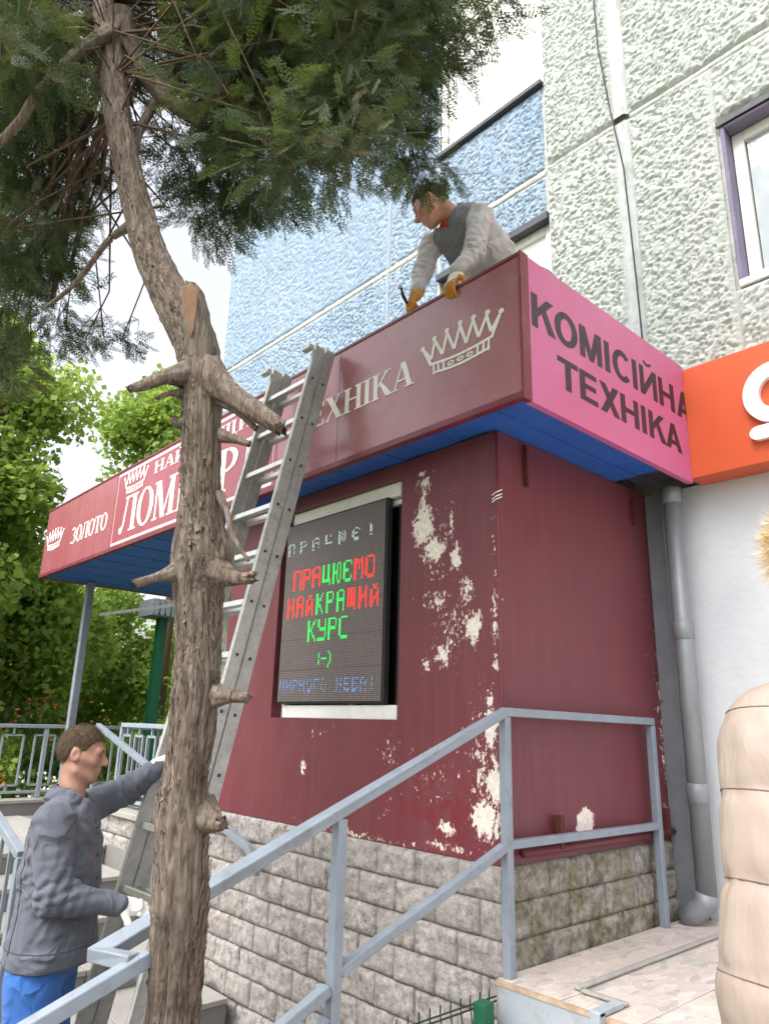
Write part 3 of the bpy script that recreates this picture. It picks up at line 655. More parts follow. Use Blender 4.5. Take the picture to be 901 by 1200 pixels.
for i in range(MC):
    for j in range(MR):
        a_, b_ = LX0+(LX1-LX0)*i/MC, LX0+(LX1-LX0)*(i+1)/MC; c_, d_ = LZ0+(LZ1-LZ0)*j/MR, LZ0+(LZ1-LZ0)*(j+1)/MR
        box_obj('led_module', (a_+.0006,LY,c_+.0006),(b_-.0006,LY+.008,d_-.0006), mled, led)
def glow(name, c, s):
    M = Mat(name); return M.out(col=lin(c), em=lin(c), es=s, rough=.5)
mg_r, mg_g, mg_w, mg_b = glow('led_red', 'f02818', .62), glow('led_green', '22c848', .5), glow('led_white', 'a8bcbc', .22), glow('led_blue', '5a7cae', .26)
F57 = {'П':'11111 10001 10001 10001 10001 10001 10001','Р':'11110 10001 10001 11110 10000 10000 10000','А':'01110 10001 10001 11111 10001 10001 10001','Ц':'10010 10010 10010 10010 10010 11111 00001',
'Ю':'10010 10101 10101 11101 10101 10101 10010','Є':'01110 10001 10000 11100 10000 10001 01110','М':'10001 11011 10101 10101 10001 10001 10001','О':'01110 10001 10001 10001 10001 10001 01110','Н':'10001 10001 10001 11111 10001 10001 10001',
'Й':'01010 00100 10001 10011 10101 11001 10001','К':'10001 10010 10100 11000 10100 10010 10001','Щ':'10101 10101 10101 10101 10101 11111 00001','И':'10001 10001 10011 10101 11001 10001 10001','У':'10001 10001 10001 01111 00001 00001 11110','С':'01111 10000 10000 10000 10000 10000 01111',
':':'00000 00100 00100 00000 00100 00100 00000','-':'00000 00000 00000 11111 00000 00000 00000',')':'01000 00100 00010 00010 00010 00100 01000','!':'00100 00100 00100 00100 00100 00000 00100',' ':'00000 00000 00000 00000 00000 00000 00000','Г':'11111 10000 10000 10000 10000 10000 10000','Е':'11111 10000 10000 11110 10000 10000 11111','Б':'11111 10000 10000 11110 10001 10001 11110'}
def ledtext(txt, i0, j0, W_, H_, gap, mats, skip=0.0):
    """bitmap letters as lit diodes on the 1 cm grid; (i0,j0) = lower left dot"""
    for n_, ch in enumerate(txt):
        if ch == ' ': continue
        rows = F57[ch].split(); mb = MB()
        for i in range(W_):
            for j in range(H_):
                if rows[6-int(j*7/H_)][int(i*5/W_)] == '1' and random.random() >= skip:
                    x, z = LX0+(i0+n_*(W_+gap)+i+.5)*.01, LZ0+(j0+j+.5)*.01; r = .0046
                    mb.add([(x-r,LY-.0012,z-r*.5),(x-r*.5,LY-.0012,z-r),(x+r*.5,LY-.0012,z-r),(x+r,LY-.0012,z-r*.5),(x+r,LY-.0012,z+r*.5),(x+r*.5,LY-.0012,z+r),(x-r*.5,LY-.0012,z+r),(x-r,LY-.0012,z+r*.5)], [tuple(range(8))])
        mb.build('lit_letter', mats[n_] if isinstance(mats, list) else mats, led)
R_, G_ = mg_r, mg_g
ledtext('ПРАЦЮЄ!', 2, 92, 7, 8, 6, mg_w, .22)
ledtext('ПРАЦЮЄМО', 10, 68, 8, 13, 2, [R_,R_,R_,G_,G_,G_,R_,R_])
ledtext('НАЙКРАЩИЙ', 5, 51, 7, 13, 3, [R_,R_,R_,G_,G_,G_,R_,R_,R_])
ledtext('КУРС', 28, 35, 8, 13, 2, G_); ledtext(':-)', 38, 19, 5, 10, 0, G_)
ledtext('МИРНОГО НЕБА!', 2, 5, 5, 8, 2, mg_b, .30)

# ------------------------------------------------------------------ downpipe
dp = thing('downpipe', (.2,1.38,.6), 'zinc rain downpipe in the corner between kiosk and white wall', 'downpipe')
MB().tube([(.205,1.38,2.93),(.205,1.38,.74)], .052, 20).build('pipe', m_zinc, dp, True)
for z_ in (2.90,2.10,1.24): MB().tube([(.205,1.38,z_-.05),(.205,1.38,z_-.045),(.205,1.38,z_+.045),(.205,1.38,z_+.05)], [.053,.058,.058,.053], 20).build('collar', m_zinc, dp, True)
MB().tube([(.205,1.38,.76),(.195,1.378,.715),(.15,1.372,.665),(.085,1.365,.62)], [.055,.057,.056,.055], 20).build('elbow', m_zinc, dp, True)
fl = box_obj('corner_flashing', (.004,1.44,.6),(.11,1.50,2.95), plain('dark_corner_strip', '6a6d74', '777a80', .6, 10, .2)); tag(fl, 'dark grey metal strip beside the downpipe at the kiosk corner', 'flashing')

# ------------------------------------------------------------------ landing handrail
lr = thing('landing_railing', (.06,-.3,.0), 'blue-grey square-tube handrail from the tiled landing down past the tree', 'railing')
RT = .042
MB().rail([(.06,1.215,1.600),(.06,-.055,1.612),(.06,-1.735,.955),(.185,-1.70,.960)], .040, .037).build('top_rail', m_railp, lr, bevel=.004)
MB().rail([(.185,-1.66,.965),(.175,-2.45,.675)], .040, .037).build('top_rail', m_railp, lr, bevel=.004)
MB().rail([(.06,1.20,1.075),(.06,-.05,1.082)], .038, .034).build('mid_rail', m_railp, lr, bevel=.004)
MB().rail([(.06,-.075,1.075),(.06,-.93,.775)], .038, .034).build('mid_rail', m_railp, lr, bevel=.004)
MB().rail([(.06,-.975,.735),(.06,-1.72,.43)], .038, .034).build('mid_rail', m_railp, lr, bevel=.004)
MB().bar((.06,-.98,.66),(.06,-1.2,.30), .03, .03).build('brace', m_railp, lr, bevel=.004)
for y_, z0, z1 in ((1.20,.6,1.58),(-.055,.6,1.592),(-.95,GZ,1.235)): MB().bar((.06,y_,z0),(.06,y_,z1), .039, .039, (0,1,0)).build('post', m_railp, lr, bevel=.004)
MB().bar((.175,-2.42,GZ),(.175,-2.42,.66), .039, .039, (0,1,0)).build('post', m_railp, lr, bevel=.004)

# ------------------------------------------------------------------ wire mesh fence
fe = thing('mesh_fence', (0,-.7,GZ), 'low dark green wire mesh fence in front of the stone base', 'fence')
def fz(y): return .565 + .0*y
for k in range(26):
    y_ = .10-k*.055; 
    MB().tube([(.02+.002*k/5,y_,GZ),(.02,y_,.36),(.045,y_,.41),(.02,y_,.46),(.01,y_-.004,.53),(.035,y_-.03,.575)], .0028, 5).build('wire', m_wire, fe)
for z_, dx in ((.535,.012),(.52,.014),(.405,.046),(.36,.02),(.2,.02),(.05,.02)):
    MB().tube([(dx+.006,.10,z_),(dx+.006,-.7,z_),(dx+.006,-1.33,z_)], .0033, 5).build('wire', m_wire, fe)
for y_ in (-.20,-1.30): box_obj('post', (.02,y_-.03,GZ),(.075,y_+.03,.545), m_greenp, fe, bevel=.003)

# ------------------------------------------------------------------ stairs to the porch on the left
st = MB(); stt = MB(); N6 = 6
for k in range(N6):
    x1 = -1.50-.48*k; x0 = -6.1 if k == N6-1 else x1-.48
    st.box((x0 if k == N6-1 else x0-.001*0, -1.32, GZ), (x1, -.06, GZ+.14*(k+1)-.03))
stairs = st.build('porch_stairs', m_tread); tag(stairs, kind='structure')
for k in range(N6):
    x1 = -1.50-.48*k; x0 = -6.1 if k == N6-1 else x1-.48
    n = 4
    for q in range(n):
        y0, y1 = -1.34+1.28*q/n, -1.34+1.28*(q+1)/n; z = GZ+.14*(k+1)
        box_obj('tread_tile', (x0-.02 if k < N6-1 else x0, y0+.003, z-.029),(x1+.025, y1-.003, z), m_treadl, stairs, bevel=.004)
        box_obj('riser_tile', (x1+.001, y0+.003, z-.14+.002),(x1+.012, y1-.003, z-.031), m_tread, stairs)
PZ = GZ+.14*N6
porch = box_obj('porch_floor', (-6.1,-.055,GZ),(KX0-.05,1.55,PZ-.006), m_tread); tag(porch, kind='structure')
# stone parapet between stairs and porch, with slab
pw = thing('parapet_wall', (-3.3,.05,PZ), 'low split-stone parapet with slab beside the porch stairs', 'wall')
quads('core', [[(-4.2,.02,GZ),(KX0-.01,.02,GZ),(KX0-.01,.02,.80),(-4.2,.02,.80)],[(-4.2,.16,GZ),(-4.2,.16,.80),(KX0-.01,.16,.80),(KX0-.01,.16,GZ)],[(-4.2,.02,GZ),(-4.2,.02,.80),(-4.2,.16,.80),(-4.2,.16,GZ)]], m_conc, pw)
for c in range(5):
    z = .80-BH*(c+1); x = KX0-.02-(BL/2 if c % 2 else 0)
    while x > -4.15:
        wdt = min(BL, x+4.2); place(random.choice(fullm), pw, x-wdt, 0.0, z, 0, wdt/BL); x -= wdt
box_obj('slab', (-4.24,-.05,.802),(KX0-.01,.20,.845), m_conc, pw, bevel=.006)
def panel_rail(root, A, B, z0, z1, nfr, mat):
    """railing with a rectangle-in-rows pattern between A and B"""
    A, B = V(*A), V(*B); up_ = V(0,0,1)
    P = lambda t, z: (A+(B-A)*t)*[1,1,0]+V(0,0,z)
    MB().bar(P(0,z1), P(1,z1), .05, .035).build('top_rail', mat, root, bevel=.004)
    MB().bar(P(0,z0), P(1,z0), .03, .025).build('bottom_rail', mat, root, bevel=.003)
    for i in range(nfr):
        a_, b_ = (i+.16)/nfr, (i+.80)/nfr; zl, zh = z0+.10*(z1-z0), z1-.14*(z1-z0); m = MB(); r = .018
        m.bar(P(a_,zl), P(a_,zh), r, r, B-A); m.bar(P(b_,zl), P(b_,zh), r, r, B-A); m.bar(P(a_,zh), P(b_,zh), r, r); m.bar(P(a_,zl), P(b_,zl), r, r)
        m.bar(P((a_+b_)/2,zh), P((a_+b_)/2,z1-.015), r, r, B-A); m.bar(P((a_+b_)/2,z0), P((a_+b_)/2,zl), r, r, B-A)
        m.build('rectangle_bar', mat, root)
    for t in (0.0, .5, 1.0): MB().bar(P(t,z0-.06), P(t,z1-.02), .04, .04, B-A).build('post', mat, root, bevel=.003)
r1 = thing('parapet_railing', (-3.4,.08,.845), 'short pale railing with rectangle pattern on the stone parapet behind the ladder', 'railing'); panel_rail(r1, (-4.15,.08,0), (-2.55,.08,0), .90, 1.485, 7, m_railw)
kb = box_obj('porch_kerb', (-6.16,-1.34,GZ),(-6.0,1.55,.70), m_tread); tag(kb, 'grey tiled kerb wall at the far end of the porch', 'kerb wall')
box_obj('cap', (-6.18,-1.36,.702),(-5.98,1.57,.735), m_conc, kb, bevel=.005)
r2_ = thing('porch_railing', (-6.08,0,.735), 'pale railing with rectangle pattern at the far left end of the porch', 'railing'); panel_rail(r2_, (-6.08,-1.30,0), (-6.08,1.5,0), .80, 1.435, 9, m_railw)
sr = thing('stair_handrail', (-3,-.09,GZ), 'pale sloping handrail along the stone wall behind the ladder, end bent down', 'handrail')
MB().rail([(-4.25,-.10,1.476),(-2.0,-.10,.890),(-1.80,-.10,.835),(-1.73,-.10,.775),(-1.71,-.10,.70)], .04, .04).build('rail', m_railp, sr, bevel=.004)
for x_ in (-4.2,-3.1): MB().bar((x_,-.10,GZ+.14*max(0,min(6,int((-1.5-x_)/.48)+1))),(x_,-.10,.70 if x_ > -2 else 1.476+(x_+4.25)*-.2604-.02), .032, .032, (0,1,0)).build('post', m_railp, sr, bevel=.003)
nr = thing('stair_side_railing', (-3,-1.3,GZ), 'pale barred handrail on the left beside the man in grey', 'railing')
MB().rail([(-4.4,-1.30,1.50),(-1.98,-1.30,.875)], .045, .045).build('rail', m_railp, nr, bevel=.004)
MB().bar((-1.985,-1.30,GZ+.14),(-1.985,-1.30,.87), .045, .045, (0,1,0)).build('post', m_railp, nr, bevel=.004)
MB().rail([(-4.4,-1.30,1.0),(-2.0,-1.30,.40)], .03, .03).build('lower_rail', m_railp, nr, bevel=.003)
for k in range(14):
    x_ = -2.15-k*.155; za = .875-(x_+1.98)*.2583; MB().bar((x_,-1.30,za-.46),(x_,-1.30,za-.01), .016, .016, (0,1,0)).build('baluster', m_railp, nr)

# ------------------------------------------------------------------ ladder
la = thing('aluminium_ladder', (-1.24,-1.13,GZ), 'long two-section aluminium ladder leaning against the maroon sign', 'ladder')
LF, LT = V(0,-1.17,GZ), V(0,-.315,3.70); ld = nrm(LT-LF); ln_ = V(0,-ld[2],ld[1]); LLEN = np.linalg.norm(LT-LF)
def lp(x, s, o): return V(x,0,0)+LF*[0,1,1]+ld*s+ln_*o
def stile(x, s0, s1, o, wd, name='stile'):
    so = MB().bar(lp(x,s0,o), lp(x,s1,o), .026, wd, ln_).build(name, m_alu, la, bevel=.006)
    rb = MB().bar(lp(x+.0135,s0,o+wd*.42), lp(x+.0135,s1,o+wd*.42), .006, .006, ln_); rb.bar(lp(x+.0135,s0,o-wd*.42), lp(x+.0135,s1,o-wd*.42), .006, .006, ln_)
    rb.build('stile_rib', m_alu, so)
    return so
XL, XR = -1.475, -1.035
sts = {}
for x_, sg_ in ((XL, 1), (XR, -1)):
    sts[x_, 0] = stile(x_, 0, LLEN, -.038, .068); sts[x_, 1] = stile(x_+.004*sg_*0, 0.02, LLEN-.02, .038, .068)
nr_ = int(LLEN/.275)
for k in range(nr_):
    s_ = .22+k*.275
    for o_ in (-.038, .038):
        if o_ > 0 and k % 1: continue
        MB().bar(lp(XL+.013,s_,o_), lp(XR-.013,s_,o_), .034, .030, ln_).build('rung', m_rung, la, bevel=.004)
        MB().bar(lp(XR+.0125,s_,o_), lp(XR+.0165,s_,o_), .024, .024, ln_).build('rung_socket', m_alu, sts[XR, 0 if o_ < 0 else 1])
        MB().bar(lp(XR+.0150,s_,o_), lp(XR+.0172,s_,o_), .015, .015, ln_).build('rung_hole', m_rubber, sts[XR, 0 if o_ < 0 else 1])
for x_ in (XL, XR):
    MB().bar(lp(x_-.05,LLEN-.06,.10), lp(x_+.02,LLEN-.06,.10), .03, .035, ln_).build('guide_hook', m_alu, la, bevel=.004)
    MB().bar(lp(x_-.054,LLEN-.06,.10), lp(x_-.0505,LLEN-.06,.10), .026, .03, ln_).build('end_cap', m_rubber, la)
    MB().bar(lp(x_,-.02,0), lp(x_,.04,0), .034, .17, ln_).build('rubber_foot', m_rubber, la, bevel=.006)

# ------------------------------------------------------------------ thuja in the foreground
def bark_mat():
    M = Mat('stringy_bark'); w = M.wpos()
    v = M.scaled((70,70,9), w); n = M.noise(1.0, 8, .68, v, .8); n2 = M.noise(7, 5, .6, w); f = M.noise(1.0, 6, .7, M.scaled((170,170,20), w))
    c = M.ramp(n, [(.32, '3a302a'), (.45, '61544b'), (.56, '83766b'), (.72, 'a6998d')])
    c = M.mix(M.math('MULTIPLY', M.rmp(n2, .45, .7), .4), c, lin('8a8178')); c = M.mix(.25, c, M.mix(f, lin('40362f'), lin('9a8e84')))
    return M.out(col=c, rough=.95, spec=.15, norm=M.bump(M.math('ADD', n, M.math('MULTIPLY', f, .4)), 1.0, .012))
m_bark = bark_mat()
m_cut = plain('sawn_wood', '7f6250', '92745f', .9, 30, .3, 80, .004, dirt='7a5a48', dirtamt=.5)
m_twig = plain('twig_bark', '4a3a30', '64503f', .95, 30, .4)
th = thing('thuja_tree', (.19,-1.58,GZ), 'leaning thuja with stringy brown bark and sawn-off branch stubs in the foreground', 'tree')
TR = [[.15,-1.56,-.25,.105],[.16,-1.565,.1,.085],[.17,-1.57,.45,.076],[.186,-1.576,.81,.0717],[.212,-1.594,.944,.072],[.239,-1.615,1.088,.0767],[.252,-1.631,1.212,.0729],[.248,-1.643,1.315,.0739],[.263,-1.648,1.421,.0621],[.277,-1.651,1.574,.0665],[.287,-1.66,1.731,.0676],[.286,-1.673,1.871,.0711],[.289,-1.685,1.989,.0815],[.291,-1.699,2.111,.0631],[.291,-1.716,2.261,.0591],[.294,-1.731,2.416,.06],[.286,-1.739,2.526,.066],[.259,-1.759,2.643,.0723],[.215,-1.794,2.75,.071],[.156,-1.835,2.864,.0618],[.096,-1.875,3.0,.0578],[.021,-1.907,3.19,.0528],[-.056,-1.935,3.396,.0504],[-.127,-1.962,3.613,.0508],[-.198,-1.983,3.847,.0512],[-.273,-2.006,4.1,.0499],[-.345,-2.025,4.325,.0466],[-.48,-2.072,4.794,.0405],[-.665,-2.142,5.466,.0321],[-.915,-2.23,6.435,.0201]]
def smooth_path(pts, m):
    P = np.array(pts, float); n = len(P); t = np.linspace(0, n-1, m); i = np.clip(t.astype(int), 0, n-2); f = (t-i)[:, None]
    p0 = P[np.clip(i-1, 0, n-1)]; p1 = P[i]; p2 = P[i+1]; p3 = P[np.clip(i+2, 0, n-1)]
    return .5*((2*p1)+(-p0+p2)*f+(2*p0-5*p1+4*p2-p3)*f*f+(-p0+3*p1-3*p2+p3)*f**3)
def bark_tube(name, pts, m, n, parent, mat, rough=.16, seed=0, cap=None, knots=(), broken=False):
    Q = smooth_path(pts, m); P, R = Q[:, :3], Q[:, 3]; ref = V(1,0,0); rings = []
    for i in range(m):
        d = nrm(P[min(i+1, m-1)]-P[max(i-1, 0)]); s = nrm(np.cross(d, ref) if abs(np.dot(d, ref)) < .95 else np.cross(d, V(0,0,1))); u = np.cross(s, d)
        a = np.linspace(0, 2*np.pi, n, endpoint=False); rings.append((P[i], s, u))
    A = np.linspace(0, 2*np.pi, n, endpoint=False)
    C = P[:, None, :]; S = np.array([r[1] for r in rings])[:, None, :]; U = np.array([r[2] for r in rings])[:, None, :]
    dirs = S*np.cos(A)[None, :, None]+U*np.sin(A)[None, :, None]
    L = np.concatenate([[0], np.cumsum(np.linalg.norm(np.diff(P, axis=0), axis=1))])
    par = np.stack([np.cos(A)[None]*3.0+L[:, None]*.0, np.sin(A)[None]*3.0+L[:, None]*.0, np.repeat(L[:, None], n, 1)*2.3], -1)
    par[..., 0] += .5*vnoise(par, .7, seed+40)
    ridge = 1-2*np.abs(vnoise(par, 2.1, seed)); ridge2 = 1-2*np.abs(vnoise(par*[1,1,1.5], 5.5, seed+2))
    lump = fbm(par*[.35,.35,1.5], 1.0, 2, seed+9)
    disp = 1+rough*(.55*(ridge-.5)+.4*(ridge2-.5))+.22*lump
    X = C+dirs*(R[:, None]*disp)[..., None]
    if broken:
        tt_ = np.clip((np.arange(m)/(m-1)-.72)/.28, 0, 1)[:, None]; ed = nrm(P[-1]-P[-4]); nz = vnoise(par*[1,1,0]+[seed*7.7,3,0], 1.6, seed+3)
        X = X+ed*(tt_*nz*R[-1]*2.2)[..., None]+dirs*(tt_*vnoise(par*[1,1,.4], 3.0, seed+5)*R[-1]*.9)[..., None]
    for kp, kr, kh in knots:
        d = np.linalg.norm(X-np.array(kp), axis=-1); X = X+dirs*(kh*np.exp(-(d/kr)**2))[..., None]
    v = X.reshape(-1, 3); i = (np.arange(m-1)[:, None]*n+np.arange(n)[None]); j = (np.arange(m-1)[:, None]*n+(np.arange(n)[None]+1) % n)
    f = np.stack([i, j, j+n, i+n], -1).reshape(-1, 4)
    fl = [tuple(q) for q in f]
    fl.append(tuple((m-1)*n+k for k in range(n)))
    o = mobj(name, v, f if cap is None and False else fl, mat, parent, True)
    return o
tk = bark_tube('trunk', [[a,b,c,r*.83] for a,b,c,r in TR], 620, 96, th, m_bark, .42, 1, knots=[((.30,-1.70,1.06),.035,.02),((.12,-1.62,1.28),.05,.022),((.37,-1.61,1.29),.03,.02),((.36,-1.64,1.98),.05,.02),((.22,-1.68,1.98),.05,.02),((.22,-1.63,1.12),.04,.012)])
BRS = {'bigR': [[.307,-1.738,2.519,.0403],[.397,-1.704,2.445,.0342],[.484,-1.662,2.373,.0285],[.553,-1.621,2.314,.0233]],
'stubL': [[.281,-1.766,2.518,.0302],[.285,-1.845,2.483,.022],[.286,-1.908,2.433,.0166],[.295,-1.948,2.408,.0093]],
'stubL2': [[.265,-1.76,2.465,.0151],[.284,-1.826,2.439,.0086],[.283,-1.864,2.41,.0072]],
'R2': [[.325,-1.713,2.453,.0175],[.399,-1.681,2.399,.0122],[.457,-1.638,2.334,.0084]],
'R3': [[.304,-1.691,2.35,.0175],[.389,-1.681,2.315,.0146],[.455,-1.655,2.284,.0095]],
'twig': [[.336,-1.673,2.163,.0097],[.376,-1.663,2.102,.0083],[.394,-1.651,2.039,.0082],[.414,-1.638,2.002,.007],[.437,-1.619,1.962,.0046]],
'stubL3': [[.271,-1.709,1.944,.0285],[.279,-1.786,1.914,.0161],[.277,-1.86,1.882,.0123]],
'stubR3': [[.319,-1.657,1.946,.0381],[.39,-1.629,1.919,.0233],[.454,-1.604,1.915,.0161]],
'stubR4': [[.318,-1.621,1.608,.0229],[.394,-1.609,1.606,.0179],[.443,-1.59,1.602,.0133]],
'burlR': [[.279,-1.604,1.305,.0358],[.339,-1.594,1.292,.0263],[.366,-1.588,1.291,.0174]],
'twL4': [[.275,-1.747,2.376,.0174],[.274,-1.79,2.358,.0123],[.276,-1.806,2.371,.0073]],
'stump': [[.285,-1.735,2.42,.040],[.290,-1.752,2.56,.052],[.294,-1.778,2.68,.048],[.302,-1.805,2.76,.038],[.306,-1.815,2.785,.022]],
'limbR': [[-.251,-1.982,4.187,.0403],[-.205,-1.908,3.993,.0364],[-.131,-1.819,3.836,.0326],[-.029,-1.713,3.715,.0257]],
'limbL': [[-.242,-1.99,4.086,.0265],[-.17,-2.114,3.851,.0215],[-.159,-2.221,3.563,.0173],[-.185,-2.255,3.434,.0156],[-.248,-2.324,3.292,.014]],
'limb3': [[-.066,-1.927,3.408,.0209],[-.145,-1.874,3.647,.019],[-.166,-1.778,3.935,.0168],[-.181,-1.576,4.279,.0146]],
'limb4': [[.061,-1.899,3.105,.014],[-.087,-1.937,3.099,.0116],[-.266,-1.971,3.002,.009],[-.431,-2.01,2.957,.0077]],
'limb5': [[-.233,-1.997,3.988,.0229],[-.566,-1.954,3.888,.0177],[-.835,-1.887,3.616,.0149],[-1.033,-1.845,3.299,.0115]]}
for i, (k, b) in enumerate(BRS.items()):
    b = [[q[0],q[1],q[2],q[3]*(1.45 if n_ == 0 and k != 'stump' else .88)] for n_, q in enumerate(b)]
    o = bark_tube('branch', b, 40, 30, th, m_bark, .38, 20+i, broken=k not in ('limb3','limb4','limb5','limbL'))
    if k in ('limbR',):
        p, q = np.array(b[-1]), np.array(b[-2]); d = nrm(p[:3]-q[:3]); MB().tube([p[:3]+d*.0005, p[:3]+d*.003], p[3]*.92, 18).build('sawn_end', m_cut, o)
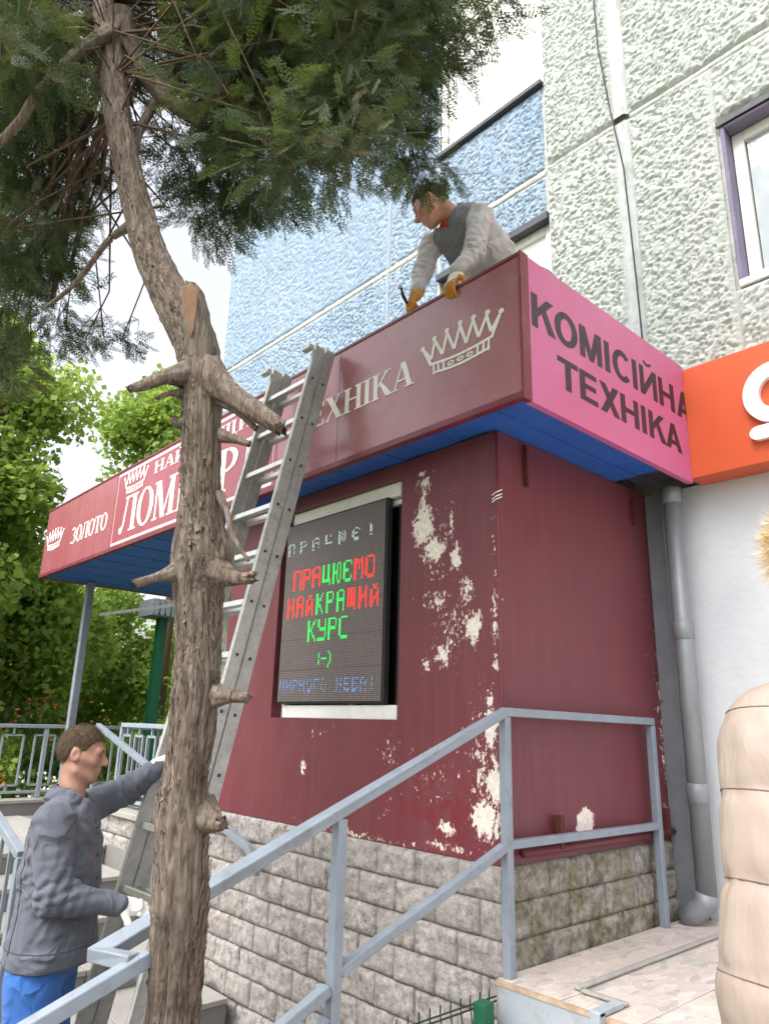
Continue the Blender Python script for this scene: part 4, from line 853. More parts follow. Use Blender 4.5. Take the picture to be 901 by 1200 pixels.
# slanted sawn face of the forked stump
fc_n = nrm(np.array(CAMP)-V(.30,-1.80,2.70)); fc_n = nrm(fc_n+V(.1,-.25,.25)); fc_u = nrm(V(.05,-.10,1)-fc_n*np.dot(V(.05,-.10,1), fc_n)); fc_r = np.cross(fc_u, fc_n)
MB().poly([(-.024,.055),(.004,.062),(.022,.040),(.020,-.01),(.012,-.075),(.004,-.095),(-.006,-.055),(-.020,-.005)], V(.300,-1.798,2.715)+fc_n*.040, fc_r, fc_u, .006).build('sawn_face', m_cut, th, bevel=.002)
CL = [[-0.06, -1.54, 4.3, 0.18], [0.13, -1.61, 3.89, 0.14], [0.63, -1.26, 4.07, 0.17], [0.17, -1.24, 3.97, 0.21], [0.08, -1.35, 3.89, 0.15], [0.03, -1.33, 4.32, 0.18], [0.12, -1.64, 3.61, 0.14], [0.5, -0.93, 4.48, 0.16], [0.29, -1.3, 4.3, 0.15], [0.61, -1.05, 4.1, 0.16], [0.65, -1.42, 3.83, 0.19], [0.37, -1.59, 3.34, 0.15], [0.04, -1.42, 3.98, 0.13], [0.45, -1.16, 4.04, 0.18], [0.25, -1.73, 3.61, 0.19], [0.07, -1.24, 4.28, 0.16], [0.51, -1.44, 3.8, 0.18], [0.05, -1.31, 4.45, 0.15], [0.17, -1.75, 4.11, 0.2], [0.22, -1.33, 4.21, 0.15], [0.24, -1.35, 3.66, 0.19], [0.29, -1.19, 3.94, 0.16], [-0.22, -1.41, 3.83, 0.21], [-0.06, -1.49, 4.49, 0.16], [-0.15, -1.4, 4.05, 0.15], [0.3, -1.46, 3.84, 0.21], [0.27, -1.55, 3.55, 0.14], [0.24, -1.56, 4.12, 0.18], [0.57, -1.13, 3.97, 0.17], [0.44, -1.7, 3.93, 0.2], [0.43, -1.51, 4.1, 0.19], [0.61, -1.42, 4.02, 0.19], [0.25, -1.19, 4.31, 0.16], [0.54, -1.46, 3.45, 0.19], [-0.07, -1.4, 3.64, 0.17], [0.76, -1.32, 3.99, 0.15], [0.41, -1.53, 3.33, 0.13], [0.19, -1.57, 4.05, 0.17], [0.1, -1.47, 4.04, 0.18], [0.54, -1.35, 3.76, 0.19], [0.58, -1.48, 3.62, 0.21], [0.04, -1.5, 3.7, 0.14], [0.84, -1.19, 4.01, 0.16], [0.5, -1.09, 4.19, 0.15], [0.31, -1.2, 4.39, 0.2], [-0.41, -0.9, 4.7, 0.25], [-0.17, -0.93, 4.71, 0.2], [-0.34, -0.98, 5.15, 0.25], [0.21, -0.85, 4.82, 0.18], [-0.25, -1.07, 4.75, 0.21], [-0.0, -1.41, 4.31, 0.25], [-0.5, -1.21, 5.15, 0.26], [-0.07, -1.57, 4.43, 0.22], [-0.31, -1.27, 4.08, 0.2], [-0.02, -1.37, 3.94, 0.21], [-0.21, -1.24, 4.41, 0.19], [-0.65, -1.31, 4.78, 0.23], [-0.09, -0.71, 4.96, 0.22], [-0.6, -1.18, 4.5, 0.23], [-0.64, -1.16, 4.87, 0.23], [-0.07, -1.02, 4.77, 0.21], [-0.15, -1.53, 4.37, 0.25], [-0.05, -1.31, 4.72, 0.21], [0.3, -1.11, 4.6, 0.22], [-0.91, -1.68, 5.13, 0.19], [-0.23, -1.61, 3.75, 0.12], [-0.79, -1.57, 4.44, 0.15], [-0.79, -1.46, 4.87, 0.16], [-0.45, -1.43, 4.32, 0.19], [-0.22, -1.76, 4.04, 0.14], [-0.12, -1.61, 4.25, 0.18], [-0.67, -1.56, 4.11, 0.15], [-0.63, -1.28, 3.98, 0.14], [-0.11, -1.69, 3.8, 0.16], [-0.37, -1.75, 4.38, 0.13], [-0.07, -1.76, 4.18, 0.18], [-0.69, -1.39, 3.87, 0.13], [-1.05, -2.25, 4.42, 0.16], [-0.74, -2.4, 4.33, 0.17], [-1.16, -2.01, 4.57, 0.15], [-0.54, -2.14, 4.34, 0.15], [-1.16, -2.23, 4.66, 0.14], [-1.1, -2.19, 4.83, 0.16], [-1.09, -2.13, 4.54, 0.16], [-1.11, -2.31, 4.61, 0.16], [-0.66, -2.11, 4.21, 0.16], [-0.69, -2.17, 4.55, 0.2], [-0.97, -2.32, 4.27, 0.16], [-0.88, -2.24, 4.1, 0.17], [-0.34, -2.22, 4.03, 0.13], [-0.73, -2.22, 4.27, 0.19], [-1.24, -2.21, 4.86, 0.16], [-0.51, -2.22, 3.83, 0.14], [-1.13, -2.27, 4.82, 0.18], [-1.05, -1.98, 4.78, 0.14], [-0.47, -2.22, 3.89, 0.18], [-0.35, -2.12, 3.92, 0.13], [-0.64, -2.32, 3.82, 0.19], [-0.87, -2.03, 4.83, 0.16], [-0.78, -2.34, 4.19, 0.17], [-0.59, -2.36, 3.84, 0.18], [-0.24, -2.31, 3.98, 0.15], [-0.11, -2.37, 3.58, 0.15], [0.03, -2.33, 3.61, 0.17], [-0.17, -2.36, 3.81, 0.14], [-0.39, -2.41, 4.0, 0.16], [-0.28, -2.27, 3.84, 0.17], [-1.21, -2.12, 4.24, 0.13], [-0.83, -1.96, 3.44, 0.15], [-1.09, -2.21, 3.93, 0.15], [-0.97, -2.06, 3.92, 0.15], [-1.78, -2.1, 4.3, 0.15], [-0.95, -2.26, 3.97, 0.11], [-0.9, -1.91, 3.86, 0.13], [-0.78, -2.17, 3.2, 0.15], [-0.97, -1.98, 3.67, 0.17], [-0.95, -2.09, 3.63, 0.12], [-0.59, -1.99, 3.96, 0.17], [-1.27, -1.81, 3.97, 0.13], [-0.84, -1.97, 3.9, 0.15], [-0.64, -2.18, 3.29, 0.12], [-0.67, -1.95, 3.88, 0.12], [-1.58, -1.94, 4.22, 0.13], [-0.96, -2.01, 3.41, 0.15], [-1.26, -1.96, 4.4, 0.13], [-1.48, -2.12, 3.96, 0.16], [-1.22, -2.15, 4.36, 0.11], [-1.04, -2.05, 4.36, 0.12], [-0.66, -2.11, 3.36, 0.17], [-0.97, -1.81, 4.06, 0.15], [-1.17, -1.85, 3.78, 0.12], [-1.82, -2.2, 4.76, 0.16], [-1.75, -2.02, 4.4, 0.16], [-0.81, -2.17, 3.81, 0.12], [-1.41, -1.99, 4.4, 0.16], [-1.37, -1.71, 4.14, 0.15], [-0.92, -1.99, 3.75, 0.16], [-1.59, -1.77, 3.39, 0.13], [-0.95, -1.89, 3.36, 0.15], [-1.39, -1.77, 3.5, 0.15], [-1.76, -1.92, 3.25, 0.14], [-1.29, -2.07, 3.39, 0.16], [-1.35, -1.91, 3.55, 0.14], [-1.12, -2.09, 3.39, 0.14], [-1.14, -1.98, 3.32, 0.12], [-0.93, -1.93, 3.53, 0.16], [-1.81, -1.89, 3.4, 0.12], [-0.83, -2.03, 3.41, 0.12], [-1.55, -1.88, 3.18, 0.14], [-1.81, -1.95, 3.5, 0.12], [-1.62, -1.93, 3.79, 0.16], [-1.3, -1.51, 3.4, 0.1], [-1.51, -1.64, 3.47, 0.1], [-1.22, -1.45, 3.36, 0.08], [-1.35, -1.58, 3.38, 0.08], [-0.29, -1.49, 3.66, 0.13], [-0.44, -1.43, 3.67, 0.14], [-0.62, -1.42, 3.93, 0.12], [-0.38, -1.34, 3.72, 0.11]]
CH = [[-1.26, -2.9, 6.79, 0.3], [-0.73, -2.6, 4.52, 0.28], [-0.57, -2.15, 6.34, 0.25], [-0.3, -1.63, 7.15, 0.33], [0.13, -1.06, 5.49, 0.29], [0.79, -1.53, 4.97, 0.28], [0.1, -1.57, 7.51, 0.25], [-1.03, -3.31, 6.41, 0.32], [0.31, -2.21, 6.74, 0.29], [-1.5, -3.1, 6.77, 0.31], [-0.63, -2.48, 5.31, 0.26], [-1.11, -2.93, 8.31, 0.25], [-0.42, -2.45, 6.57, 0.24], [0.38, -1.57, 6.16, 0.25], [0.16, -1.79, 7.63, 0.28], [-0.58, -2.75, 6.97, 0.28], [0.07, -0.75, 5.58, 0.34], [0.08, -2.12, 6.68, 0.3], [-1.15, -2.02, 6.16, 0.28], [-0.46, -2.67, 6.13, 0.29], [0.16, -2.16, 5.58, 0.34], [0.73, -1.52, 6.36, 0.26], [-1.05, -3.15, 7.38, 0.26], [-1.85, -2.89, 6.82, 0.29], [-0.49, -1.86, 5.44, 0.31], [-1.05, -3.49, 6.64, 0.26], [-0.59, -1.82, 6.74, 0.3], [-0.99, -2.92, 7.02, 0.29], [-1.75, -2.47, 6.04, 0.25], [0.25, -1.9, 4.93, 0.25], [0.7, -1.67, 7.01, 0.28], [0.21, -0.8, 7.24, 0.29], [0.44, -1.41, 5.33, 0.28], [-0.58, -2.45, 7.47, 0.28], [-0.05, -1.26, 5.58, 0.31], [-0.32, -1.27, 6.35, 0.32], [-0.61, -2.52, 6.32, 0.29], [-0.42, -1.33, 6.96, 0.31], [1.03, -1.62, 6.36, 0.32], [0.41, -1.28, 6.61, 0.28], [0.35, -1.78, 4.63, 0.3], [-1.25, -2.15, 5.51, 0.33], [-0.27, -2.64, 6.98, 0.26], [0.13, -1.46, 4.77, 0.28], [0.22, -2.48, 6.47, 0.25], [0.63, -1.22, 7.54, 0.3], [-1.15, -2.88, 5.48, 0.34], [-1.18, -2.61, 6.67, 0.28], [-0.8, -1.85, 5.38, 0.28], [-1.89, -3.12, 6.84, 0.25]]
CT = [[0.264, -0.931, 3.823, 0.07], [0.305, -0.871, 3.79, 0.07], [0.358, -0.811, 3.786, 0.06], [0.288, -0.872, 3.749, 0.05], [0.381, -0.752, 3.781, 0.045], [0.323, -0.941, 3.887, 0.08], [0.328, -0.996, 3.956, 0.09], [0.336, -1.032, 4.057, 0.1]]

def spray_mesh(seed):
    """one flat fern-like thuja spray along +x, as small leaf quads: returns verts, quads"""
    r = np.random.default_rng(seed); v, f = [], []
    def seg(p, d, L, w_):
        p = np.array(p); d = nrm(d); s = np.array([-d[1], d[0], 0])*w_; q = p+d*L; z = np.array([0,0,r.uniform(-.02,.02)])
        o = len(v); v.extend([p-s*.7, p+d*L*.5-s+z, q, p+d*L*.5+s+z]); f.append((o, o+1, o+2, o+3)); return q
    n = 9; p = np.zeros(3); ang = 0
    for i in range(n):
        ang += r.uniform(-.10,.10); d = np.array([math.cos(ang), math.sin(ang), -.03*i*.3]); q = seg(p, d, .125, .016)
        for sd in (-1, 1):
            if i == 0 and r.random() < .5: continue
            L = (.40*(1-i/n)+.10)*r.uniform(.7,1.15); a2 = ang+sd*r.uniform(.55,.85); pp = q.copy(); m = max(2, int(L/.11))
            for k in range(m):
                a2 -= sd*.08; d2 = np.array([math.cos(a2), math.sin(a2), r.uniform(-.12,.06)]); p3 = pp; pp = seg(pp, d2, L/m*1.1, .019)
                if k < m-1 or m == 2:
                    for s2 in (-1, 1):
                        a3 = a2+s2*r.uniform(.5,.8); seg(pp, [math.cos(a3), math.sin(a3), r.uniform(-.1,.1)], r.uniform(.07,.13), .017)
        p = q
    return np.array(v), np.array(f)
# stringy flakes of bark standing off the trunk
rb_ = np.random.default_rng(4); Qt = smooth_path([[a,b,c,r*.83] for a,b,c,r in TR[:26]], 500); bs = MB()
for _ in range(3400):
    i = int(rb_.integers(4, 470)); L_ = int(rb_.integers(4, 14)); t = rb_.uniform(0, 2*math.pi); w_ = rb_.uniform(.0015,.0075); lift = rb_.uniform(.0,.010); tw_ = rb_.normal(0,.25); vs_ = []
    for q in range(4):
        k_ = min(i+int(L_*q/3), 499); a_ = t+tw_*q/3; d_ = V(math.cos(a_), math.sin(a_), 0); sd = V(-math.sin(a_), math.cos(a_), 0)
        rr_ = Qt[k_,3]*(1.03+.10*abs(vnoise(np.array([[t*3,q,i*.1]]),1,3)[0]))+lift*(abs(q-1.2)/1.8)**2; p_ = Qt[k_,:3]+d_*rr_; ww = w_*(1 if 0 < q < 3 else .5); vs_ += [p_-sd*ww, p_+sd*ww]
    bs.add(vs_, [(0,1,3,2),(2,3,5,4),(4,5,7,6)])
bso = bs.build('bark_strips', m_bark, th); bso['kind'] = 'stuff'; bso.modifiers.new('s','SOLIDIFY').thickness = .0015
SPR = [spray_mesh(s) for s in range(7)]
def foliage(clumps, dens, parent, name, mat, rng, lmin=.10, lmax=.20, droop=.5):
    VV, FF, TT = [], [], []; off = 0
    for x, y, z, r in clumps:
        n = int(dens*(r/.2)**2); c0 = V(x, y, z); tone = rng.normal(0, .18); lean = rng.normal(0, .35, 3)
        for _ in range(n):
            d = nrm(rng.normal(size=3)+lean); rr = r*rng.random()**.45; c = c0+d*rr*[1.15,1.15,.85]
            L = rng.uniform(lmin, lmax)
            ax = nrm(d*[1,1,.3]+rng.normal(0,.45,3)+V(0,0,-droop)); nn = nrm(np.cross(ax, rng.normal(size=3))); bb = np.cross(nn, ax)
            v, f = SPR[rng.integers(len(SPR))]
            VV.append(c+(v[:, :1]*ax+v[:, 1:2]*bb+v[:, 2:3]*nn)*L); FF.append(f+off); off += len(v)
            TT.append(np.full(len(f), np.clip(.5+tone+rng.normal(0,.16), 0, 1)))
    o = mobj(name, np.concatenate(VV), np.concatenate(FF), mat, parent)
    at = o.data.attributes.new('tone', 'FLOAT', 'FACE'); at.data.foreach_set('value', np.concatenate(TT).astype(np.float32))
    return o
def leaf_mat(name, stops, trans=.35, rough=.6):
    M = Mat(name); at = M.t.nodes.new('ShaderNodeAttribute'); at.attribute_name = 'tone'
    c = M.ramp(at.outputs['Fac'], stops); M.out(col=c, rough=rough, spec=.3)
    tr = M.n('BsdfTranslucent', Color=M.mix(.5, c, lin('a5b84a'))); mx = M.t.nodes.new('ShaderNodeMixShader'); mx.inputs[0].default_value = trans
    M.t.links.new(M.b.outputs[0], mx.inputs[1]); M.t.links.new(tr.outputs[0], mx.inputs[2]); M.t.links.new(mx.outputs[0], M.t.nodes['Material Output'].inputs[0])
    return M.m
m_thuja = leaf_mat('thuja_foliage', [(0, '1d281b'), (.35, '2c3c28'), (.55, '405238'), (.75, '596648'), (1, '5f503c')], .18)
rg = np.random.default_rng(11)
cr = foliage(CL, 105, th, 'crown', m_thuja, rg, .055, .12); ch = foliage(CH, 26, th, 'upper_crown', m_thuja, rg, .2, .34)
ct = foliage(CT, 330, th, 'hanging_tip', m_thuja, rg, .05, .10, .9)
# limbs and twigs that carry the clumps
TP = np.array(TR)
tw = MB()
for cx, cy, cz, r in CL+CH+CT[-1:]:
    c = V(cx, cy, cz); hz = cz+.35*np.hypot(cx-TP[:,0], cy-TP[:,1]); i = int(np.argmin(np.abs(TP[:,2]-np.clip(hz, 2.9, 6.3)))); a_ = TP[i,:3]
    m1 = a_+(c-a_)*.4+V(0,0,.16)+rg.normal(0,.12,3); m2 = a_+(c-a_)*.75+V(0,0,.08)+rg.normal(0,.05,3); L = np.linalg.norm(c-a_); r0 = .003+.0035*min(L,2)
    tw.tube([a_, m1, m2, c], [r0, r0*.75, r0*.5, .003], 6, caps=False)
    for _ in range(3):
        e = c+rg.normal(0, r*.5, 3); b_ = m2+(c-m2)*.6; tw.tube([b_, (b_+e)/2+rg.normal(0,.015,3), e], [.0025,.0018,.001], 4, caps=False)
tt = V(*CT[-1][:3]); tw.tube([tt+V(0,0,.25), tt, V(*CT[5][:3]), V(*CT[1][:3]), V(*CT[3][:3])], [.006,.005,.004,.003,.002], 5)
two = tw.build('twigs', m_twig, th, True); two['kind'] = 'stuff'

# ------------------------------------------------------------------ broad-leaved trees and planting on the left
m_leaf1 = leaf_mat('maple_leaves', [(0, '627c38'), (.4, '7e9a48'), (.7, '9cb35a'), (1, 'b6c674')], .55)
m_leaf2 = leaf_mat('darker_leaves', [(0, '587436'), (.5, '769446'), (1, '98b05c')], .55)
LEAF = np.array([[0,0,0],[.35,.30,.03],[.30,.52,.05],[.62,.42,.0],[1,0,-.06],[.62,-.42,.0],[.30,-.52,.05],[.35,-.30,.03]])
def broad_tree(base, cz, R3, n, ls, mat, label, seed, group, blobs=26, name='broadleaf_tree'):
    rng = np.random.default_rng(seed); t = thing(name, base, label, 'tree', group); b = V(*base)
    c = V(base[0], base[1], cz); tr_ = MB(); tr_.tube([b, b+V(.05,.03,(cz-b[2])*.5), c], [.16,.12,.07], 10)
    cs = []
    for i in range(blobs):
        d = nrm(rng.normal(size=3)); cs.append((c+d*np.array(R3)*rng.uniform(.45,.95), rng.uniform(.28,.5)*min(R3)))
        tr_.tube([c-V(0,0,R3[2]*.5*rng.random()), (c+cs[-1][0])/2+rng.normal(0,.15,3), cs[-1][0]], [.05,.03,.012], 6, caps=False)
    tr_.build('trunk', m_twig, t, True)
    which = rng.integers(len(cs), size=n); C = np.array([q[0] for q in cs])[which]; RR = np.array([q[1] for q in cs])[which]
    d = rng.normal(size=(n,3)); d /= np.linalg.norm(d, axis=1)[:, None]; P = C+d*(RR*rng.random(n)**.4)[:, None]
    ax = rng.normal(size=(n,3))*[1,1,.5]+[0,0,-.5]; ax /= np.linalg.norm(ax, axis=1)[:, None]
    nn = np.cross(ax, rng.normal(size=(n,3))*.6+[0,0,.0]); nn = nn+[0,0,.5]; bb = np.cross(nn, ax); bb /= np.linalg.norm(bb, axis=1)[:, None]; nn = np.cross(ax, bb)
    S = ls*rng.uniform(.6,1.2,n)
    v = (P[:, None]+(LEAF[None,:,0:1]*ax[:, None]+LEAF[None,:,1:2]*bb[:, None]+LEAF[None,:,2:3]*nn[:, None])*S[:, None, None]).reshape(-1,3)
    f = np.arange(n*8).reshape(n, 8)
    o = mobj('crown', v, f, mat, t); at = o.data.attributes.new('tone', 'FLOAT', 'FACE')
    tone = np.clip(.5+rng.normal(0,.16,n)+(rng.normal(0,.15,len(cs))[which]), 0, 1); at.data.foreach_set('value', tone.astype(np.float32))
    return t
GT = 'trees behind the porch'
broad_tree((-9.6,-.9,GZ), 3.1, (1.9,1.9,2.4), 26000, .125, m_leaf1, 'bright green maple left of the sign, nearest the porch', 31, GT)
broad_tree((-12.2,.9,GZ), 2.7, (2.0,2.0,2.2), 24000, .125, m_leaf1, 'green maple seen under the canopy beside the column', 32, GT)
broad_tree((-14.5,3.4,GZ), 2.8, (2.2,2.2,2.3), 19000, .13, m_leaf2, 'darker green tree beyond the green post', 33, GT)
broad_tree((-13.0,4.6,GZ), 7.4, (1.7,1.7,2.2), 15000, .125, m_leaf1, 'tall light green tree at the corner of the apartment block', 34, GT)
broad_tree((-12.5,-2.6,GZ), 3.2, (2.3,2.3,3.0), 16000, .14, m_leaf2, 'dark green tree at the left edge of the picture', 35, GT)
broad_tree((-9.9,-.55,GZ), 6.2, (1.6,1.6,2.5), 24000, .115, m_leaf1, 'tall bright green tree behind the conifer at the left edge', 36, GT)
GS = 'shrubs beyond the porch railing'
for i, (x_, y_, h, l) in enumerate([(-9.0,.3,1.1,'low shrub beyond the left end of the porch railing'),(-9.8,1.9,1.2,'rounded shrub behind the column foot'),(-10.8,3.3,1.2,'shrub beyond the parapet railing by the green post')]):
    broad_tree((x_,y_,GZ), h*.45, (.9,.9,h*.75), 3200, .10, m_leaf2 if i else m_leaf1, l, 50+i, GS, 14, 'shrub')
# far wood closing the view
rngw = np.random.default_rng(77); n = 26000
ang = rngw.uniform(0,1,n); Px = -30+rngw.normal(0,2.5,n); Py = -25+ang*55; Pz = GZ+np.abs(rngw.normal(0,1,n))*2.2*(1+.35*np.sin(Py*.7)+.3*np.sin(Py*1.9))
ax = rngw.normal(size=(n,3)); ax /= np.linalg.norm(ax, axis=1)[:, None]; bb = np.cross(ax, rngw.normal(size=(n,3))); bb /= np.linalg.norm(bb, axis=1)[:, None]
S = rngw.uniform(.25,.5,n); P = np.stack([Px,Py,Pz],1)
v = (P[:, None]+(LEAF[None,:,0:1]*ax[:, None]+LEAF[None,:,1:2]*bb[:, None])*S[:, None, None]).reshape(-1,3)
fwo = mobj('distant_trees', v, np.arange(n*8).reshape(n,8), m_leaf2); at = fwo.data.attributes.new('tone','FLOAT','FACE'); at.data.foreach_set('value', np.clip(rngw.normal(.5,.2,n),0,1).astype(np.float32))
tag(fwo, 'far line of dark green trees beyond the yard', 'trees', kind='stuff')
# grass blades beyond the porch
n = 14000; gx = rngw.uniform(-10.5,-6.3,n); gy = rngw.uniform(-3.5,4.0,n); P = np.stack([gx,gy,np.full(n,GZ)],1); h = rngw.uniform(.15,.55,n)
s = rngw.normal(size=(n,3))*[1,1,0]; s = s/np.linalg.norm(s,axis=1)[:,None]*.008; tip = P+np.stack([rngw.normal(0,.08,n),rngw.normal(0,.08,n),h],1)
v = np.stack([P-s,P+s,tip],1).reshape(-1,3); gr = mobj('grass', v, np.arange(n*3).reshape(n,3), m_leaf1); at = gr.data.attributes.new('tone','FLOAT','FACE'); at.data.foreach_set('value', np.clip(rngw.normal(.6,.2,n),0,1).astype(np.float32)); tag(gr, 'tall grass beyond the porch railing', 'grass', kind='stuff')
# flowers: stalks with clustered petals
m_petw, m_pety, m_pets = plain('white_petals','efe9e2','dcd2cc',.7), plain('orange_petals','e08a3a','d46a28',.7), plain('salmon_petals','d88a72','c46a52',.7)
for i, (x_, y_, m, l) in enumerate([(-7.4,.55,m_petw,'white flowers nearest the porch railing'),(-7.7,.95,m_petw,'tall white flowers right of the others by the railing'),(-7.6,-.15,m_pets,'pale salmon flowers behind the left railing'),(-8.1,.1,m_pety,'yellow-orange flowers behind the left railing'),(-9.6,1.2,m_pety,'orange flowering bush seen right of the column'),(-9.9,.7,m_pets,'salmon flowering bush seen through the maple leaves')]):
    t = thing('flowering_plant', (x_,y_,GZ), l, 'flowers', 'flowers beyond the porch'); stem_, pet = MB(), MB(); hh = (.9 if i < 4 else 1.7)
    for k in range(26 if i < 4 else 40):
        p = V(x_+random.gauss(0,.16 if i < 4 else .5), y_+random.gauss(0,.16 if i < 4 else .5), GZ+hh*random.uniform(.75,1.25)); stem_.tube([(x_+random.gauss(0,.05),y_,GZ),(p+V(x_,y_,GZ))/2,p], [.004,.003,.002], 4)
        for q in range(5):
            d = nrm(V(random.gauss(0,1),random.gauss(0,1),random.gauss(.3,.7)))*random.uniform(.03,.05); e_ = nrm(np.cross(d,V(random.random(),1,.3)))*.018; pet.add([p,p+d*.6-e_,p+d,p+d*.6+e_],[(0,1,2,3)])
    stem_.build('stems', m_greenp, t); pet.build('petals', m, t)['kind'] = 'stuff'
# far canopy with green post
fc = thing('far_canopy', (-16.0,5.0,GZ), 'far metal canopy with ribbed fascia on a dark green post', 'canopy')
WL[fc.name] = np.array((-9.6,2.9,GZ)); fc.location = (-9.6,2.9,GZ)
MB().bar((-9.62,2.9,GZ),(-9.62,2.9,3.2), .15, .15, (0,1,0)).build('post', m_greenp, fc, bevel=.01)
box_obj('roof', (-9.9,2.62,3.19),(-9.36,5.6,3.24), m_greyplate, fc)
rbm = MB().box((0,0,0),(.03,.06,.27)); rmesh = raw_mesh('fascia_rib', np.array(rbm.v), rbm.f); rmesh.materials.append(m_railw)
box_obj('fascia', (-9.385,2.62,3.20),(-9.36,5.6,3.47), plain('fascia_grey','7f8688','8d9496',.5,8,.1), fc); box_obj('fascia', (-9.9,2.595,3.20),(-9.36,2.618,3.47), m_railw, fc)
for k in range(30):
    o = bpy.data.objects.new('fascia_rib', rmesh); put(o, fc); o.location = Vector((-9.359,2.63+k*.1,3.20))-fc.location
MB().bar((-9.3,1.7,3.08),(-9.0,3.4,3.5), .03, .05).build('stay_bar', m_alu, fc)

# ------------------------------------------------------------------ people: smooth implicit bodies, polygonised
def smin(a, b, k):
    h = np.clip(.5+.5*(b-a)/k, 0, 1); return b*(1-h)+a*h-k*h*(1-h)
def caps(p, a, b, ra, rb):
    a, b = np.asarray(a, float), np.asarray(b, float); ab = b-a; t = np.clip(((p-a)@ab)/np.dot(ab, ab), 0, 1)
    return np.linalg.norm(p-a-t[..., None]*ab, axis=-1)-(ra+(rb-ra)*t)
def ell(p, c, r, A=None):
    q = p-np.asarray(c, float)
    if A is not None: q = q@np.asarray(A).T
    r = np.asarray(r, float); k0 = np.linalg.norm(q/r, axis=-1); k1 = np.linalg.norm(q/(r*r), axis=-1); return k0*(k0-1)/np.maximum(k1, 1e-6)
def chain(p, pts, k=.02):
    d = None
    for (a, ra), (b, rb) in zip(pts[:-1], pts[1:]):
        c = caps(p, a, b, ra, rb); d = c if d is None else smin(d, c, k)
    return d
def surf(name, fn, lo, hi, h, mat, parent, loc=None):
    lo, hi = np.array(lo, float), np.array(hi, float); n = np.ceil((hi-lo)/h).astype(int)+1
    g = np.stack(np.meshgrid(*[lo[i]+h*np.arange(n[i]) for i in range(3)], indexing='ij'), -1)
    d = fn(g); s = d < 0
    off = [(i, j, k) for i in (0,1) for j in (0,1) for k in (0,1)]
    sub = lambda A, o: A[o[0]:n[0]-1+o[0], o[1]:n[1]-1+o[1], o[2]:n[2]-1+o[2]]
    cnt = sum(sub(s, o).astype(int) for o in off); act = (cnt > 0) & (cnt < 8)
    acc = np.zeros(tuple(n-1)+(3,)); num = np.zeros(tuple(n-1))
    for a in off:
        for ax in range(3):
            if a[ax] == 0:
                b = list(a); b[ax] = 1; b = tuple(b); da, db = sub(d, a), sub(d, b); cr_ = (da < 0) != (db < 0)
                t = np.where(cr_, da/np.where(np.abs(da-db) < 1e-9, 1, da-db), 0)
                pt = np.zeros(acc.shape); 
                for q in range(3): pt[..., q] = a[q]
                pt[..., ax] += t
                acc += pt*cr_[..., None]; num += cr_
    idx = -np.ones(tuple(n-1), int); idx[act] = np.arange(act.sum()); I = np.argwhere(act)
    vert = lo+h*(I+acc[act]/num[act][:, None])
    F = []
    for ax in range(3):
        u, w_ = [(1,2),(2,0),(0,1)][ax]
        sl0 = [slice(None)]*3; sl1 = [slice(None)]*3; sl0[ax] = slice(0, n[ax]-1); sl1[ax] = slice(1, n[ax])
        A, B = s[tuple(sl0)], s[tuple(sl1)]; e = np.argwhere(A != B)
        e = e[(e[:, u] > 0) & (e[:, w_] > 0) & (e[:, u] < n[u]-1) & (e[:, w_] < n[w_]-1)]
        if not len(e): continue
        def cell(du, dw):
            q = e.copy(); q[:, u] -= du; q[:, w_] -= dw; return idx[q[:,0], q[:,1], q[:,2]]
        quad = np.stack([cell(1,1), cell(0,1), cell(0,0), cell(1,0)], 1); flip = ~A[e[:,0], e[:,1], e[:,2]]
        quad[flip] = quad[flip][:, ::-1]; F.append(quad)
    F = np.concatenate(F); F = F[(F >= 0).all(1)]
    return mobj(name, vert, F, mat, parent, True, loc)
def axes(f, upv=(0,0,1)):
    f = nrm(f); s = nrm(np.cross(f, upv)); u = np.cross(s, f); return np.array([s, f, u])     # rows: right side, forward, up
def head_fn(c, A):
    """adult head ~.23 m tall at c (mid skull), rows of A = right, forward, up"""
    W = lambda x, y, z: np.asarray(c)+A[0]*x+A[1]*y+A[2]*z
    def fn(p):
        d = ell(p, W(0,-.012,.030), (.074,.094,.088), A)
        d = smin(d, ell(p, W(0,.022,-.035), (.060,.070,.080), A), .03)
        d = smin(d, caps(p, W(0,.062,-.098), W(0,.055,-.085), .020, .026), .03)
        for s in (-1, 1):
            d = smin(d, caps(p, W(s*.045,.060,-.018), W(s*.055,.02,-.01), .020, .022), .03)
            d = smin(d, caps(p, W(s*.055,.005,-.065), W(s*.03,.055,-.09), .016, .016), .03)
        d = smin(d, caps(p, W(-.036,.078,.026), W(.036,.078,.026), .013, .013), .02)
        for s in (-1, 1):
            e = ell(p, W(s*.032,.098,.006), (.020,.018,.013), A); d = -smin(-d, e, .012)
            d = smin(d, ell(p, W(s*.031,.074,.005), (.014,.013,.011), A), .004)
        d = smin(d, caps(p, W(0,.086,.014), W(0,.112,-.024), .008, .013), .012)
        for s in (-1, 1): d = smin(d, ell(p, W(s*.012,.098,-.030), (.009,.010,.008), A), .008)
        d = smin(d, caps(p, W(-.020,.085,-.054), W(.020,.085,-.054), .007, .007), .008)
        d = smin(d, caps(p, W(-.017,.084,-.066), W(.017,.084,-.066), .008, .008), .008)
        d = np.maximum(d, -caps(p, W(-.022,.097,-.060), W(.022,.097,-.060), .003, .003))
        for s in (-1, 1):
            ear = ell(p, W(s*.080,-.012,.0), (.010,.022,.032), A); ear = -smin(-ear, ell(p, W(s*.092,-.008,.004), (.010,.013,.020), A), .006); d = smin(d, ear, .008)
        return d
    return fn, W
